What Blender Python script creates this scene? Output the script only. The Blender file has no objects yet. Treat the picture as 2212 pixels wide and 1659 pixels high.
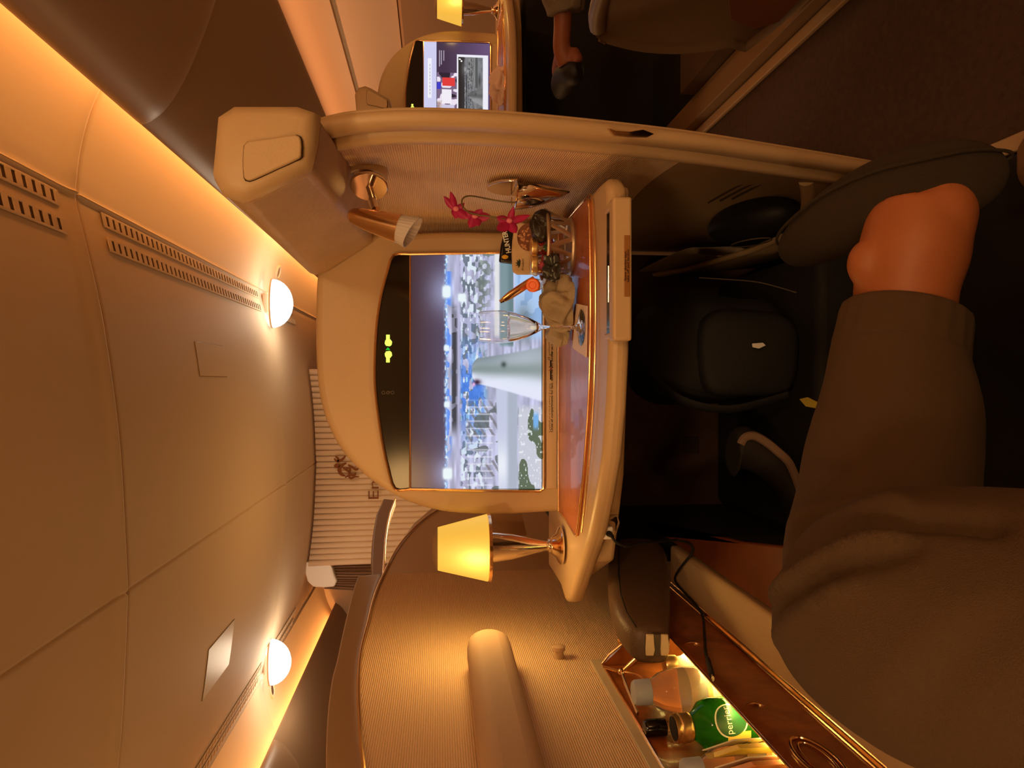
import bpy, bmesh, math, random
import numpy as np
from mathutils import Vector, Matrix, noise as mnoise
random.seed(4)
SC = bpy.context.scene
COL = SC.collection
PI = math.pi
# ------------------------------------------------------------------ camera (a phone held sideways: world up points to image left)
F = 1500.0
TH = math.atan(163/1500.0); YW = math.atan(6.5/1500.0)
FWD = Vector((-math.sin(YW)*math.cos(TH), math.cos(YW)*math.cos(TH), -math.sin(TH))).normalized()
RGT = FWD.cross(Vector((0,0,1))).normalized()
DWN = FWD.cross(RGT).normalized()
EYE = Vector((0,0,1.0))
cam_d = bpy.data.cameras.new('camera'); cam = bpy.data.objects.new('camera', cam_d); COL.objects.link(cam)
cam_d.sensor_fit = 'HORIZONTAL'; cam_d.sensor_width = 36.0; cam_d.lens = 36.0*F/2212.0; cam_d.clip_start = 0.02
M = Matrix((DWN, RGT, -FWD)).transposed().to_4x4(); M.translation = EYE
cam.matrix_world = M
SC.camera = cam
SC.view_settings.view_transform = 'Standard'; SC.view_settings.look = 'None'
SC.view_settings.exposure = 0.0; SC.view_settings.gamma = 1.0; SC.view_settings.use_curve_mapping = False
# world: faint warm glow of the rest of the dimmed cabin
W = bpy.data.worlds.new('world'); SC.world = W; W.use_nodes = True
W.node_tree.nodes['Background'].inputs[0].default_value = (1.0,0.60,0.28,1); W.node_tree.nodes['Background'].inputs[1].default_value = 0.05

def area_light(name, loc, direction, sx, sy, energy, color, spread=PI):
    d = bpy.data.lights.new(name,'AREA'); d.shape='RECTANGLE'; d.size=sx; d.size_y=sy; d.energy=energy; d.color=color; d.spread=spread
    o = bpy.data.objects.new(name,d); COL.objects.link(o)
    o.location = loc; v = Vector(direction).normalized()
    zx = -v; yy = Vector((0,1,0)); xx = yy.cross(zx).normalized(); yy = zx.cross(xx)
    o.rotation_euler = Matrix((xx,yy,zx)).transposed().to_euler()
    return o
def point_light(name, loc, energy, color, r=0.02):
    d = bpy.data.lights.new(name,'POINT'); d.energy=energy; d.color=color; d.shadow_soft_size=r
    o = bpy.data.objects.new(name,d); COL.objects.link(o); o.location=loc; return o
XC = -0.72
ORANGE = (1.0,0.44,0.12)
# strips hidden in the coves behind the bin lips, shining at the ceiling edge
area_light('cove_lamp_right', (XC+1.80,2.2,2.03), (-0.35,0,1), 0.03, 10.4, 40, ORANGE)
area_light('cove_lamp_left', (XC-1.80,2.2,2.03), (0.35,0,1), 0.03, 10.4, 40, ORANGE)
# strips above the windows, behind the bins' outer edges
area_light('window_lamp_right', (XC+2.60,2.2,1.80), (0.45,0,-1), 0.03, 10.4, 22, (1.0,0.40,0.16))
area_light('window_lamp_left', (XC-2.60,2.2,1.80), (-0.45,0,-1), 0.03, 10.4, 22, (1.0,0.40,0.16))
# unseen fill lights added behind the camera to brighten the cabin
for sx in (-1,1):
    point_light('ceiling_fill_behind', (XC+sx*1.25,-1.6,2.05), 30, (1.0,0.68,0.34), 0.12)

# added spot, unseen behind the camera, brightens the console fronts
d_=bpy.data.lights.new('rear_fill_spot','SPOT'); d_.energy=48; d_.color=(1.0,0.60,0.26); d_.shadow_soft_size=0.10; d_.spot_size=0.95; d_.spot_blend=1.0
o_=bpy.data.objects.new('rear_fill_spot',d_); COL.objects.link(o_); o_.location=(-0.55,-1.3,1.98); o_.rotation_euler=(Vector((-0.02,1.35,1.12))-o_.location).to_track_quat('-Z','Y').to_euler()
# unseen fill points added behind the camera and ahead to lift the ceiling
for nm_,p_,e_ in (('cabin_fill_behind',(-1.75,-1.1,1.15),15),('cabin_fill_behind',(1.25,-1.1,1.15),10),('cabin_fill_behind',(-0.62,-1.6,1.2),16),('cabin_fill_ahead',(-0.75,4.2,0.95),18),('cabin_fill_ahead',(-1.9,2.4,0.95),8)):
    point_light(nm_,p_,e_,(1.0,0.55,0.19),0.15)
# ------------------------------------------------------------------ pixel -> world
def ray(px,py): return FWD + RGT*((829.5-py)/F) + DWN*((px-1106)/F)
def PY(px,py,Y):
    d = ray(px,py); return EYE + d*(Y/d.y)
def PX(px,py,X):
    d = ray(px,py); return EYE + d*(X/d.x)
def PZ(px,py,Z):           # Z relative to the eye
    d = ray(px,py); return EYE + d*(Z/d.z)
def V(x,y,z): return Vector((x,y,1.0+z))

# ------------------------------------------------------------------ materials
def lin(c): return tuple(((x/255.0)/12.92 if x/255.0<=0.04045 else ((x/255.0+0.055)/1.055)**2.4) for x in c)
MATS = {}
def mat(name, color, rough=0.5, metal=0.0, bump=None, vary=None, spec=0.5, emis=None, estr=0.0, trans=0.0, ior=1.45, sub=0.0, coat=0.0):
    """color linear rgb; bump=(kind,scale,strength[,axis]); vary=(scale,amount)"""
    m = bpy.data.materials.new(name); m.use_nodes = True; nt = m.node_tree; N = nt.nodes; L = nt.links
    b = N['Principled BSDF']
    b.inputs['Base Color'].default_value = (*color,1); b.inputs['Roughness'].default_value = rough; b.inputs['Metallic'].default_value = metal
    b.inputs['Specular IOR Level'].default_value = spec; b.inputs['IOR'].default_value = ior
    b.inputs['Transmission Weight'].default_value = trans; b.inputs['Coat Weight'].default_value = coat
    if sub: b.inputs['Subsurface Weight'].default_value = sub; b.inputs['Subsurface Radius'].default_value = (0.02,0.008,0.004)
    if emis: b.inputs['Emission Color'].default_value = (*emis,1); b.inputs['Emission Strength'].default_value = estr
    tc = N.new('ShaderNodeTexCoord')
    if vary:
        n = N.new('ShaderNodeTexNoise'); n.inputs['Scale'].default_value = vary[0]; n.inputs['Detail'].default_value = 5
        L.new(tc.outputs['Object'], n.inputs['Vector'])
        r = N.new('ShaderNodeMix'); r.data_type='RGBA'
        r.inputs['A'].default_value = (*[c*(1-vary[1]) for c in color],1); r.inputs['B'].default_value = (*[min(1,c*(1+vary[1])) for c in color],1)
        L.new(n.outputs['Fac'], r.inputs['Factor']); L.new(r.outputs['Result'], b.inputs['Base Color'])
    if bump:
        bp = N.new('ShaderNodeBump'); bp.inputs['Strength'].default_value = bump[2]; bp.inputs['Distance'].default_value = 0.002
        if bump[0]=='noise':
            n = N.new('ShaderNodeTexNoise'); n.inputs['Scale'].default_value = bump[1]; n.inputs['Detail'].default_value = 3
            L.new(tc.outputs['Object'], n.inputs['Vector']); L.new(n.outputs['Fac'], bp.inputs['Height'])
        elif bump[0]=='rib':      # horizontal thread ribs, slightly broken
            w = N.new('ShaderNodeTexWave'); w.wave_type='BANDS'; w.bands_direction='Z'; w.inputs['Scale'].default_value = bump[1]
            w.inputs['Distortion'].default_value = 1.2; w.inputs['Detail'].default_value = 2; w.inputs['Detail Scale'].default_value = 3
            L.new(tc.outputs['Object'], w.inputs['Vector'])
            n = N.new('ShaderNodeTexNoise'); n.inputs['Scale'].default_value = 700; L.new(tc.outputs['Object'], n.inputs['Vector'])
            a = N.new('ShaderNodeMath'); a.operation='MULTIPLY_ADD'; a.inputs[1].default_value=0.8
            L.new(n.outputs['Fac'], a.inputs[0]); L.new(w.outputs['Fac'], a.inputs[2]); L.new(a.outputs[0], bp.inputs['Height'])
            r = N.new('ShaderNodeMix'); r.data_type='RGBA'
            r.inputs['A'].default_value = (*[c*0.62 for c in color],1); r.inputs['B'].default_value = (*[min(1,c*1.14) for c in color],1)
            L.new(a.outputs[0], r.inputs['Factor']); L.new(r.outputs['Result'], b.inputs['Base Color'])
        L.new(bp.outputs[0], b.inputs['Normal'])
    MATS[name] = m; return m
def wood_mat(name, c1, c2, rough=0.25, scale=6):
    m = mat(name, c1, rough, coat=0.25); nt = m.node_tree; N = nt.nodes; L = nt.links; b = N['Principled BSDF']
    tc = N.new('ShaderNodeTexCoord'); n = N.new('ShaderNodeTexNoise'); n.inputs['Scale'].default_value = scale; n.inputs['Detail'].default_value = 8; n.inputs['Distortion'].default_value = 2.2
    n2 = N.new('ShaderNodeTexNoise'); n2.inputs['Scale'].default_value = scale*9; n2.inputs['Detail'].default_value = 4
    L.new(tc.outputs['Object'], n.inputs['Vector']); L.new(tc.outputs['Object'], n2.inputs['Vector'])
    a = N.new('ShaderNodeMath'); a.operation='MULTIPLY_ADD'; a.inputs[1].default_value=0.35; L.new(n2.outputs['Fac'],a.inputs[0]); L.new(n.outputs['Fac'],a.inputs[2])
    r = N.new('ShaderNodeValToRGB'); r.color_ramp.elements[0].position=0.45; r.color_ramp.elements[1].position=0.85
    r.color_ramp.elements[0].color=(*c1,1); r.color_ramp.elements[1].color=(*c2,1)
    L.new(a.outputs[0], r.inputs[0]); L.new(r.outputs[0], b.inputs['Base Color']); return m
def emis_mat(name, color, strength):
    m = bpy.data.materials.new(name); m.use_nodes=True; nt=m.node_tree; nt.nodes.clear()
    e = nt.nodes.new('ShaderNodeEmission'); e.inputs[0].default_value=(*color,1); e.inputs[1].default_value=strength
    o = nt.nodes.new('ShaderNodeOutputMaterial'); nt.links.new(e.outputs[0], o.inputs[0]); MATS[name]=m; return m

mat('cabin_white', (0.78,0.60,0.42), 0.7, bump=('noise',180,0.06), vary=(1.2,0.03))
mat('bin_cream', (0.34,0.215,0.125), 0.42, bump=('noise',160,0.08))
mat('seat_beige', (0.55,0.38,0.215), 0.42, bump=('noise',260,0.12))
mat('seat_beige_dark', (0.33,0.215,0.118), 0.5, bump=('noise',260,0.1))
mat('leather_tan', (0.48,0.32,0.175), 0.5, bump=('noise',90,0.35), vary=(14,0.22))
mat('fabric_rib', (0.74,0.51,0.31), 0.9, bump=('rib',95,0.55))
mat('arm_pad', (0.50,0.33,0.20), 0.75, bump=('noise',500,0.2))
mat('seam_dark', (0.045,0.022,0.010), 0.8)
mat('vent_dark', (0.10,0.05,0.025), 0.9)
mat('gold_trim', (0.90,0.58,0.30), 0.2, 1.0)
mat('chrome', (0.86,0.76,0.66), 0.08, 1.0)
mat('rose_chrome', (0.93,0.60,0.33), 0.14, 1.0)
mat('black_gloss', (0.006,0.004,0.003), 0.12)
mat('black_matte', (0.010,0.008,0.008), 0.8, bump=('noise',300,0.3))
mat('carpet', (0.085,0.048,0.034), 0.95, bump=('noise',260,1.0), vary=(60,0.35))
mat('dark_plinth', (0.10,0.062,0.036), 0.6)
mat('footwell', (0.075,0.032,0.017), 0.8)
mat('white_plastic', (0.85,0.80,0.74), 0.4)
mat('frost', (0.80,0.72,0.68), 0.35, trans=0.35)
wood_mat('burl_red', lin((140,66,26)), lin((186,104,52)), 0.42, 5)
mat('red_wood',(0.13,0.034,0.010),0.35,vary=(30,0.25))
wood_mat('burl_brown', lin((104,48,20)), lin((158,88,38)), 0.3, 9)

# ------------------------------------------------------------------ mesh helpers
class MB:
    def __init__(s): s.v=[]; s.f=[]; s.m=[]
    def add(s, vs, fs, mi=0):
        o=len(s.v); s.v += [Vector(p) for p in vs]; s.f += [tuple(i+o for i in f) for f in fs]; s.m += [mi]*len(fs); return s
    def box(s, lo, hi, mi=0):
        x0,y0,z0=lo; x1,y1,z1=hi
        return s.add([(x0,y0,z0),(x1,y0,z0),(x1,y1,z0),(x0,y1,z0),(x0,y0,z1),(x1,y0,z1),(x1,y1,z1),(x0,y1,z1)],
            [(0,3,2,1),(4,5,6,7),(0,1,5,4),(1,2,6,5),(2,3,7,6),(3,0,4,7)],mi)
    def obox(s, c, ax, ay, az, mi=0):      # centre + half axes
        c=Vector(c); ax=Vector(ax); ay=Vector(ay); az=Vector(az)
        vs=[c+ax*i+ay*j+az*k for k in (-1,1) for j in (-1,1) for i in (-1,1)]
        return s.add(vs,[(0,2,3,1),(4,5,7,6),(0,1,5,4),(1,3,7,5),(3,2,6,7),(2,0,4,6)],mi)
    def prism(s, ring, off, mi=0):
        n=len(ring); off=Vector(off); vs=[Vector(p) for p in ring]+[Vector(p)+off for p in ring]
        return s.add(vs,[tuple(range(n))[::-1],tuple(range(n,2*n))]+[(i,(i+1)%n,n+(i+1)%n,n+i) for i in range(n)],mi)
    def loft(s, rings, closed=True, caps=True, mi=0):
        n=len(rings[0]); vs=[Vector(p) for r in rings for p in r]; fs=[]
        for k in range(len(rings)-1):
            for i in range(n if closed else n-1):
                j=(i+1)%n; fs.append((k*n+i,k*n+j,(k+1)*n+j,(k+1)*n+i))
        if caps and closed: fs += [tuple(range(n))[::-1], tuple(range((len(rings)-1)*n,len(rings)*n))]
        return s.add(vs,fs,mi)
    def tube(s, pts, r, n=10, closed=False, caps=True, flat=1.0, up=None, mi=0):
        pts=[Vector(p) for p in pts]; m=len(pts); rr = r if isinstance(r,(list,tuple)) else [r]*m
        rings=[]; prev=None
        for k in range(m):
            if closed: t=(pts[(k+1)%m]-pts[k-1])
            else: t=pts[min(k+1,m-1)]-pts[max(k-1,0)]
            t=t.normalized() if t.length>1e-9 else Vector((0,0,1))
            if prev is None:
                a=Vector(up) if up else (Vector((0,0,1)) if abs(t.z)<0.9 else Vector((1,0,0)))
                u=(a-t*a.dot(t)).normalized()
            else:
                u=prev-t*prev.dot(t)
                u=u.normalized() if u.length>1e-6 else t.orthogonal().normalized()
            prev=u; w=t.cross(u)
            rings.append([pts[k]+(u*math.cos(2*PI*i/n)*flat+w*math.sin(2*PI*i/n))*rr[k] for i in range(n)])
        if closed:
            rings.append(rings[0]); return s.loft(rings,True,False,mi)
        return s.loft(rings,True,caps,mi)
    def lathe(s, prof, c, n=28, axis=(0,0,1), ref=None, caps=False, mi=0, sx=1.0, sy=1.0):
        c=Vector(c); t=Vector(axis).normalized(); a=Vector(ref) if ref else (Vector((1,0,0)) if abs(t.x)<0.9 else Vector((0,1,0)))
        u=(a-t*a.dot(t)).normalized(); w=t.cross(u)
        rings=[[c+t*h+(u*math.cos(2*PI*i/n)*sx+w*math.sin(2*PI*i/n)*sy)*r for i in range(n)] for r,h in prof]
        return s.loft(rings,True,caps,mi)
    def ball(s, c, rx, ry=None, rz=None, n=14, mi=0, rot=None):
        ry=ry or rx; rz=rz or rx; c=Vector(c); rings=[]
        for k in range(1,n):
            a=PI*k/n-PI/2
            rings.append([Vector((rx*math.cos(a)*math.cos(2*PI*i/(2*n)),ry*math.cos(a)*math.sin(2*PI*i/(2*n)),rz*math.sin(a))) for i in range(2*n)])
        rings=[[Vector((0,0,-rz))]*(2*n)]+rings+[[Vector((0,0,rz))]*(2*n)]
        if rot: rings=[[rot@p for p in r] for r in rings]
        return s.loft([[c+p for p in r] for r in rings],True,False,mi)

OFF = {}
ALL = []
def link(name, me, parent=None):
    o = bpy.data.objects.new(name, me); COL.objects.link(o)
    if parent is not None: o.parent = parent
    return o
def obj(name, mb, m, parent=None, smooth=True, bevel=0, seg=3, subs=0, solid=0, angle=40, merge=True, base=None, normals=True):
    """one mesh object; vertices in world space, stored relative to the parent's (or its own) origin"""
    me = bpy.data.meshes.new(name)
    if parent is not None: org = OFF[parent.name]
    elif base is not None: org = Vector(base)
    else:
        xs=[p.x for p in mb.v]; ys=[p.y for p in mb.v]; zs=[p.z for p in mb.v]
        org = Vector(((min(xs)+max(xs))/2,(min(ys)+max(ys))/2,min(zs)))
    me.from_pydata([p-org for p in mb.v], [], mb.f)
    ms = m if isinstance(m,(list,tuple)) else [m]
    for x in ms: me.materials.append(MATS[x] if isinstance(x,str) else x)
    for p,i in zip(me.polygons, mb.m): p.material_index = i
    bm = bmesh.new(); bm.from_mesh(me)
    if merge: bmesh.ops.remove_doubles(bm, verts=bm.verts, dist=1e-6)
    if normals: bmesh.ops.recalc_face_normals(bm, faces=bm.faces)
    bm.to_mesh(me); bm.free()
    if smooth:
        me.polygons.foreach_set('use_smooth',[True]*len(me.polygons))
        try: me.set_sharp_from_angle(angle=math.radians(angle))
        except Exception: pass
    o = link(name, me, parent)
    o.location = (0,0,0) if parent is not None else org
    OFF[o.name] = org
    if solid:
        md=o.modifiers.new('solid','SOLIDIFY'); md.thickness=solid; md.offset=0
    if bevel:
        md=o.modifiers.new('bevel','BEVEL'); md.width=bevel; md.segments=seg; md.limit_method='ANGLE'; md.angle_limit=math.radians(35); md.harden_normals=False
    if subs:
        md=o.modifiers.new('subs','SUBSURF'); md.levels=subs; md.render_levels=subs
    return o
def thing(name, base, label, cat, group=None):
    o = bpy.data.objects.new(name,None); COL.objects.link(o); o.location=base; o.empty_display_size=0.05
    OFF[o.name]=Vector(base); tag(o,label,cat,group); return o
def tag(o, label, cat, group=None, kind=None):
    o['label']=label; o['category']=cat
    if group: o['group']=group
    if kind: o['kind']=kind
    return o
def struct(name, mb, m, **k):
    o = obj(name, mb, m, **k); o['kind']='structure'; return o
def copy_tree(o, parent=None, delta=(0,0,0), label=None):
    c=o.copy(); COL.objects.link(c); c.parent=parent
    if parent is None: c.location = Vector(o.location)+Vector(delta)
    OFF[c.name]=OFF[o.name]+Vector(delta)
    if label: c['label']=label
    for ch in list(o.children): copy_tree(ch,c,delta)
    return c
def smooth_path(pts, n=6, closed=False):
    """catmull-rom through the points"""
    P=[Vector(p) for p in pts]; out=[]; m=len(P); rng=m if closed else m-1
    for i in range(rng):
        if closed: p0,p1,p2,p3=P[i-1],P[i],P[(i+1)%m],P[(i+2)%m]
        else: p0,p1,p2,p3=P[max(i-1,0)],P[i],P[i+1],P[min(i+2,m-1)]
        for k in range(n):
            t=k/n; out.append(0.5*((2*p1)+(p2-p0)*t+(2*p0-5*p1+4*p2-p3)*t*t+(3*p1-p0-3*p2+p3)*t**3))
    if not closed: out.append(P[-1])
    return out
def text_mb(body, size, org, xdir, ydir, depth=0.0003, italic=0.0, align='LEFT', width=None, bold=0.0):
    cu = bpy.data.curves.new('t','FONT'); cu.body=body; cu.size=1.0; cu.shear=italic; cu.align_x=align; cu.offset=bold; cu.resolution_u=3
    t = bpy.data.objects.new('t',cu); COL.objects.link(t)
    dg = bpy.context.evaluated_depsgraph_get(); me = bpy.data.meshes.new_from_object(t.evaluated_get(dg))
    xs=[v.co.x for v in me.vertices]; w=max(xs)-min(xs)
    sx = (width/w) if width else size
    X=Vector(xdir).normalized(); Y=Vector(ydir).normalized(); Z=X.cross(Y); mb=MB()
    mb.add([Vector(org)+X*v.co.x*sx+Y*v.co.y*size+Z*depth for v in me.vertices],[tuple(p.vertices) for p in me.polygons])
    bpy.data.objects.remove(t); bpy.data.meshes.remove(me); bpy.data.curves.remove(cu); return mb
def wobble(v, amp, sc, seed=0):
    n=mnoise.noise_vector(Vector((v.x*sc+seed,v.y*sc-seed,v.z*sc+seed*2))); return v+n*amp
# ================================================================== THE CABIN
PROF = [(0,1.05),(0.5,1.075),(0.9,1.125),(1.15,1.175),(1.33,1.215),(1.352,1.205),(1.375,1.214),(1.52,1.195),(1.66,1.155),(1.78,1.09),(1.85,1.0),(1.885,0.95)]
def prof_z(d):
    d=abs(d)
    for (a,za),(b,zb) in zip(PROF,PROF[1:]):
        if d<=b:
            t=(d-a)/(b-a); return za+(zb-za)*t
    return PROF[-1][1]
half = smooth_path([Vector((d,0,z)) for d,z in PROF],5)
ds = sorted(set([round(p.x,5) for p in half]))
hz = {round(p.x,5):p.z for p in half}
def groove(t, w): return math.exp(-(t/w)**2)
SEAMS=[-2.5,0.0,2.5,5.0]
ys=set(np.linspace(-3,7.6,60))
for s in SEAMS:
    for e in (-0.10,-0.06,-0.03,-0.016,-0.009,-0.004,0,0.004,0.009,0.016,0.03,0.06,0.10): ys.add(s+e)
ys=sorted(ys)
xs_=[]
for d in ds: xs_ += [d,-d] if d else [0]
for e in (0.004,0.009,0.016,0.04): xs_ += [e,-e]
xs_=sorted(set(xs_))
def zof(d):
    a=abs(d); k=sorted(ds)
    for i in range(len(k)-1):
        if k[i]<=a<=k[i+1]:
            t=(a-k[i])/(k[i+1]-k[i]+1e-12); return hz[k[i]]*(1-t)+hz[k[i+1]]*t
    return hz[k[-1]]
rings=[]
for y in ys:
    row=[]
    for d in xs_:
        z=zof(d)
        for s in SEAMS: z += 0.016*groove(y-s,0.008) - 0.012*groove(y-s+0.03,0.025)
        if abs(d)<0.1: z += 0.010*groove(d,0.006)
        row.append(V(XC+d,y,z))
    rings.append(row)
mb=MB().loft(rings,closed=False); struct('ceiling', mb, 'cabin_white', angle=75, normals=False)
# outer skin above the ceiling keeps the cabin closed
mb=MB().box((-4.0,-3.2,2.42),(2.6,7.8,2.46)); struct('trim_1', mb, 'seam_dark', smooth=False)

# ceiling vents: ladders of slots in the panels beside the rail
def vent(side, y0, y1, d, zoff, w, label):
    n=int((y1-y0)/0.05); x=XC+side*d; z=zof(d); sl=(zof(d+0.02)-zof(d-0.02))/0.04*side
    z-=0.001
    t=thing('ceiling_vent', V(x,(y0+y1)/2,z-0.004), label, 'vent', 'slotted air vents in the ceiling')
    ux=Vector((1,0,sl)).normalized(); uz=Vector((-sl,0,1)).normalized()
    c=V(x,(y0+y1)/2,z)-uz*0.0025
    obj('backing', MB().obox(c, ux*w/2, (0,(y1-y0)/2,0), uz*0.0015), 'vent_dark', t, smooth=False)  # dark plate colour stands in for the shade inside deep slots
    fr=MB()
    for k in range(n+1):
        yy=y0+(y1-y0)*k/n
        fr.obox(V(x,yy,z)-uz*0.0055, ux*w/2, (0,0.014,0), uz*0.0022)
    for sg in (-1,1): fr.obox(c-uz*0.002+ux*sg*(w/2+0.002), ux*0.004,(0,(y1-y0)/2+0.012,0), uz*0.0025)
    obj('louvres', fr, 'cabin_white', t, bevel=0.0015, seg=2)
for sd,nm in ((1,'right'),(-1,'left')):
    for (a,b,where) in ((0.15,2.36,'nearest panel'),(2.68,4.86,'middle panel'),(5.15,6.0,'farthest panel')):
        if sd==-1 and a<1: continue
        for d,row in ((1.305,'beside the rail'),(1.215,'farther from the rail')):
            vent(sd,a,b,d,0,0.042,'row of dark ceiling slots in the %s, %s ceiling side, %s'%(where,nm,row))
# access hatches
def hatch(px,py,Y,sx,sy,label,m='cabin_white'):
    p=PY(px,py,Y)
    def patch(hx,hy,off,th):
        top=[]
        for i in range(9):
            x=p.x-hx+2*hx*i/8; z=zof(x-XC)-off; top.append([V(x,p.y-hy,z),V(x,p.y+hy,z),V(x,p.y+hy,z-th),V(x,p.y-hy,z-th)])
        return MB().loft(top)
    t=thing('ceiling_hatch', V(p.x,p.y,zof(p.x-XC)-0.01), label, 'hatch', 'access hatches in the ceiling')
    obj('gap', patch(sx/2+0.003,sy/2+0.005,0.0005,0.001),'vent_dark' if m!='cabin_white' else 'bin_cream',t,smooth=False)
    obj('flap', patch(sx/2,sy/2,0.0005,0.0028),m,t,angle=30)
hatch(485,778,3.6,0.16,0.42,'plain access flap in the ceiling, above the dome lamp over the right aisle')
hatch(482,1420,3.65,0.24,0.42,'pale square access flap in the ceiling before the left dome lamp','white_plastic')

# bins
def bin_profile(side, bulge=0.0):
    pts=[(1.664,1.082),(1.672,1.058),(1.72,1.005),(1.82,0.945),(2.00,0.872),(2.20,0.805),(2.38,0.745),(2.46,0.725),(2.475,0.75),(2.46,0.90),(1.82,0.965),(1.70,1.062)]
    out=[]
    for i,(d,z) in enumerate(pts):
        if i<8:
            a=pts[max(i-1,0)]; b=pts[i+1]; t=Vector((b[0]-a[0],0,b[1]-a[1])).normalized(); nrm=Vector((t.z,0,-t.x)); 
            k = math.sin(PI*min(1,max(0,(i)/7.0)))**0.6
            d-= -nrm.x*bulge*k; z+= nrm.z*bulge*k
        out.append((XC+side*d,z))
    return smooth_path([Vector((x,0,z)) for x,z in out],4,closed=True)
for sd,nm,ye in ((1,'right',2.69),(-1,'left',4.75)):
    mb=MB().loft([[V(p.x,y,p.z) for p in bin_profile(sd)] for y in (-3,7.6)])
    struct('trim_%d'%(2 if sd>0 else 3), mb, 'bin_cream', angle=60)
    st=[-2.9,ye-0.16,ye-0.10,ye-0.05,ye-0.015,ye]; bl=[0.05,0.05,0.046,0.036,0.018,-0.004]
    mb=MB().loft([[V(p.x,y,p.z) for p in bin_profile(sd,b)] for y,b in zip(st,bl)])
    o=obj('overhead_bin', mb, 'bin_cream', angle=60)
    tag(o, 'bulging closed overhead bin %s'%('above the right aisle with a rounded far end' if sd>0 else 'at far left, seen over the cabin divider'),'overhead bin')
# side walls
for sd,nm in ((1,'right'),(-1,'left')):
    pw=[(2.45,1.05),(2.70,0.92),(2.86,0.66),(2.885,0.60),(2.91,0.60),(2.99,0.36),(3.03,0.24)]
    mb=MB().loft([[V(XC+sd*(d-0.02),y,z) for d,z in pw] for y in (-3,7.6)],closed=False)
    struct('wall_'+nm, mb, 'cabin_white', angle=12)
for sd,n_ in ((1,7),(-1,8)):
    pw=[(3.03,0.24),(3.045,0.235),(3.00,0.225),(2.96,0.21),(2.95,-0.2),(2.95,-1.0)]
    struct('trim_%d'%n_, MB().loft([[V(XC+sd*(d-0.02),y,z) for d,z in pw] for y in (-3,7.6)],closed=False), 'bin_cream', angle=25)
o=MB().box((-4.0,-3,-0.03),(2.5,7.7,0)); struct('floor', o, 'carpet', smooth=False)
struct('wall_back', MB().box((-4.0,-3.1,0),(2.5,-3.0,2.45)), 'seat_beige', smooth=False)
struct('wall_front', MB().box((-4.0,7.6,0),(2.5,7.7,2.45)), 'cabin_white', smooth=False)
# floor trims beside the aisle
def trim(n,x0,x1,z1,m,y0=0.2,y1=6): struct('trim_%d'%n, MB().box((x0,y0,0.0005),(x1,y1,z1)), m, bevel=0.004)
trim(4,0.395,0.425,0.014,'seat_beige'); trim(5,0.925,0.960,0.016,'seat_beige'); trim(6,0.968,1.06,0.05,'seat_beige_dark')

# ribbed cabin partition far ahead with the airline's lettering
YP=6.15
n=34; ring=[]; top=[]
x0,x1=-1.60,0.10
pts=[]
for i in range(n*6+1):
    x=x0+(x1-x0)*i/(n*6); ph=(i%6)/6.0
    y=YP+0.022*abs(math.sin(PI*i/6))**0.7*-1
    pts.append((x,y))
mb=MB()
rows=[]
for f in (0,0.25,0.5,0.75,1): rows.append([V(x,y+0.03*math.sin(3*f),-1.0+(zof(x-XC)-0.02+1.0)*f) for x,y in pts])
mb.loft(rows,closed=False); 
part=thing('cabin_partition', V((x0+x1)/2,YP,-1), 'ribbed beige partition hanging across the far cabin with brown airline lettering', 'partition')
obj('ribbed_panel', mb, 'cabin_white', part, solid=0.01, angle=60)
mat('logo_brown', lin((120,66,28)), 0.4, 0.3)
tp=PY(818,1081,YP-0.05)
obj('lettering', text_mb('Emirates', 0.13, tp, (1,0,0),(0,0,1), width=0.62), 'logo_brown', part, smooth=False)
# calligraphic strokes
cal=MB()
def stroke(pl, w, Y=YP-0.05):
    P=smooth_path([PY(a,b,Y) for a,b in pl],6); m=len(P)
    L=[];R=[]
    for i,p in enumerate(P):
        t=(P[min(i+1,m-1)]-P[max(i-1,0)]).normalized(); s=Vector((t.z,0,-t.x))*w*(0.35+0.65*math.sin(PI*(i+0.5)/m))
        L.append(p+s); R.append(p-s)
    cal.loft([L,R],closed=False)
for pl,w in (([(722,990),(727,996),(735,995),(742,990),(746,984)],0.012),([(722,1008),(728,1006),(733,1003)],0.02),([(748,1000),(738,1006),(733,1014),(737,1024),(746,1028)],0.016),
    ([(740,1010),(750,1016),(757,1022)],0.01),([(746,1012),(756,1012),(755,1024),(766,1026),(768,1020)],0.012),([(745,1032),(752,1028),(758,1033),(766,1030),(776,1030)],0.01),
    ([(724,986),(730,990),(730,998)],0.01),([(752,1004),(762,1010),(770,1014),(779,1008)],0.012)): stroke(pl,w)
obj('calligraphy', cal, 'logo_brown', part, smooth=False, normals=False)
# curtain housing and tied curtain on the left aisle
ct=thing('aisle_curtain', PY(1000,1240,6.2)*Vector((1,1,0)) if False else V(-1.75,6.25,-1.0), 'drawn brown pleated curtain hanging at the left end of the ribbed partition','curtain')
mb=MB(); rows=[]
for f in np.linspace(0,1,9):
    r=[]
    for i in range(61):
        a=i/60; x=-1.62-0.20*a-0.04*math.sin(5*f)*a; y=6.22+0.02*math.sin(a*60)+0.02*math.sin(f*7+a*9)
        r.append(V(x,y,0.98-1.95*f))
    rows.append(r)
mat('curtain_brown', (0.33,0.20,0.13), 0.9)
mb.loft(rows,closed=False); obj('pleats', mb, 'curtain_brown', ct, solid=0.004)
mb=MB(); 
ringp=[PY(a,b,6.15) for a,b in ((661,1214),(712,1214),(718,1228),(722,1242),(728,1256),(722,1268),(700,1270),(676,1268),(664,1256),(659,1238))]
mb.prism(ringp,(0,0.12,0)); obj('housing', mb, 'white_plastic', ct, bevel=0.012, angle=50)

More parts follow.
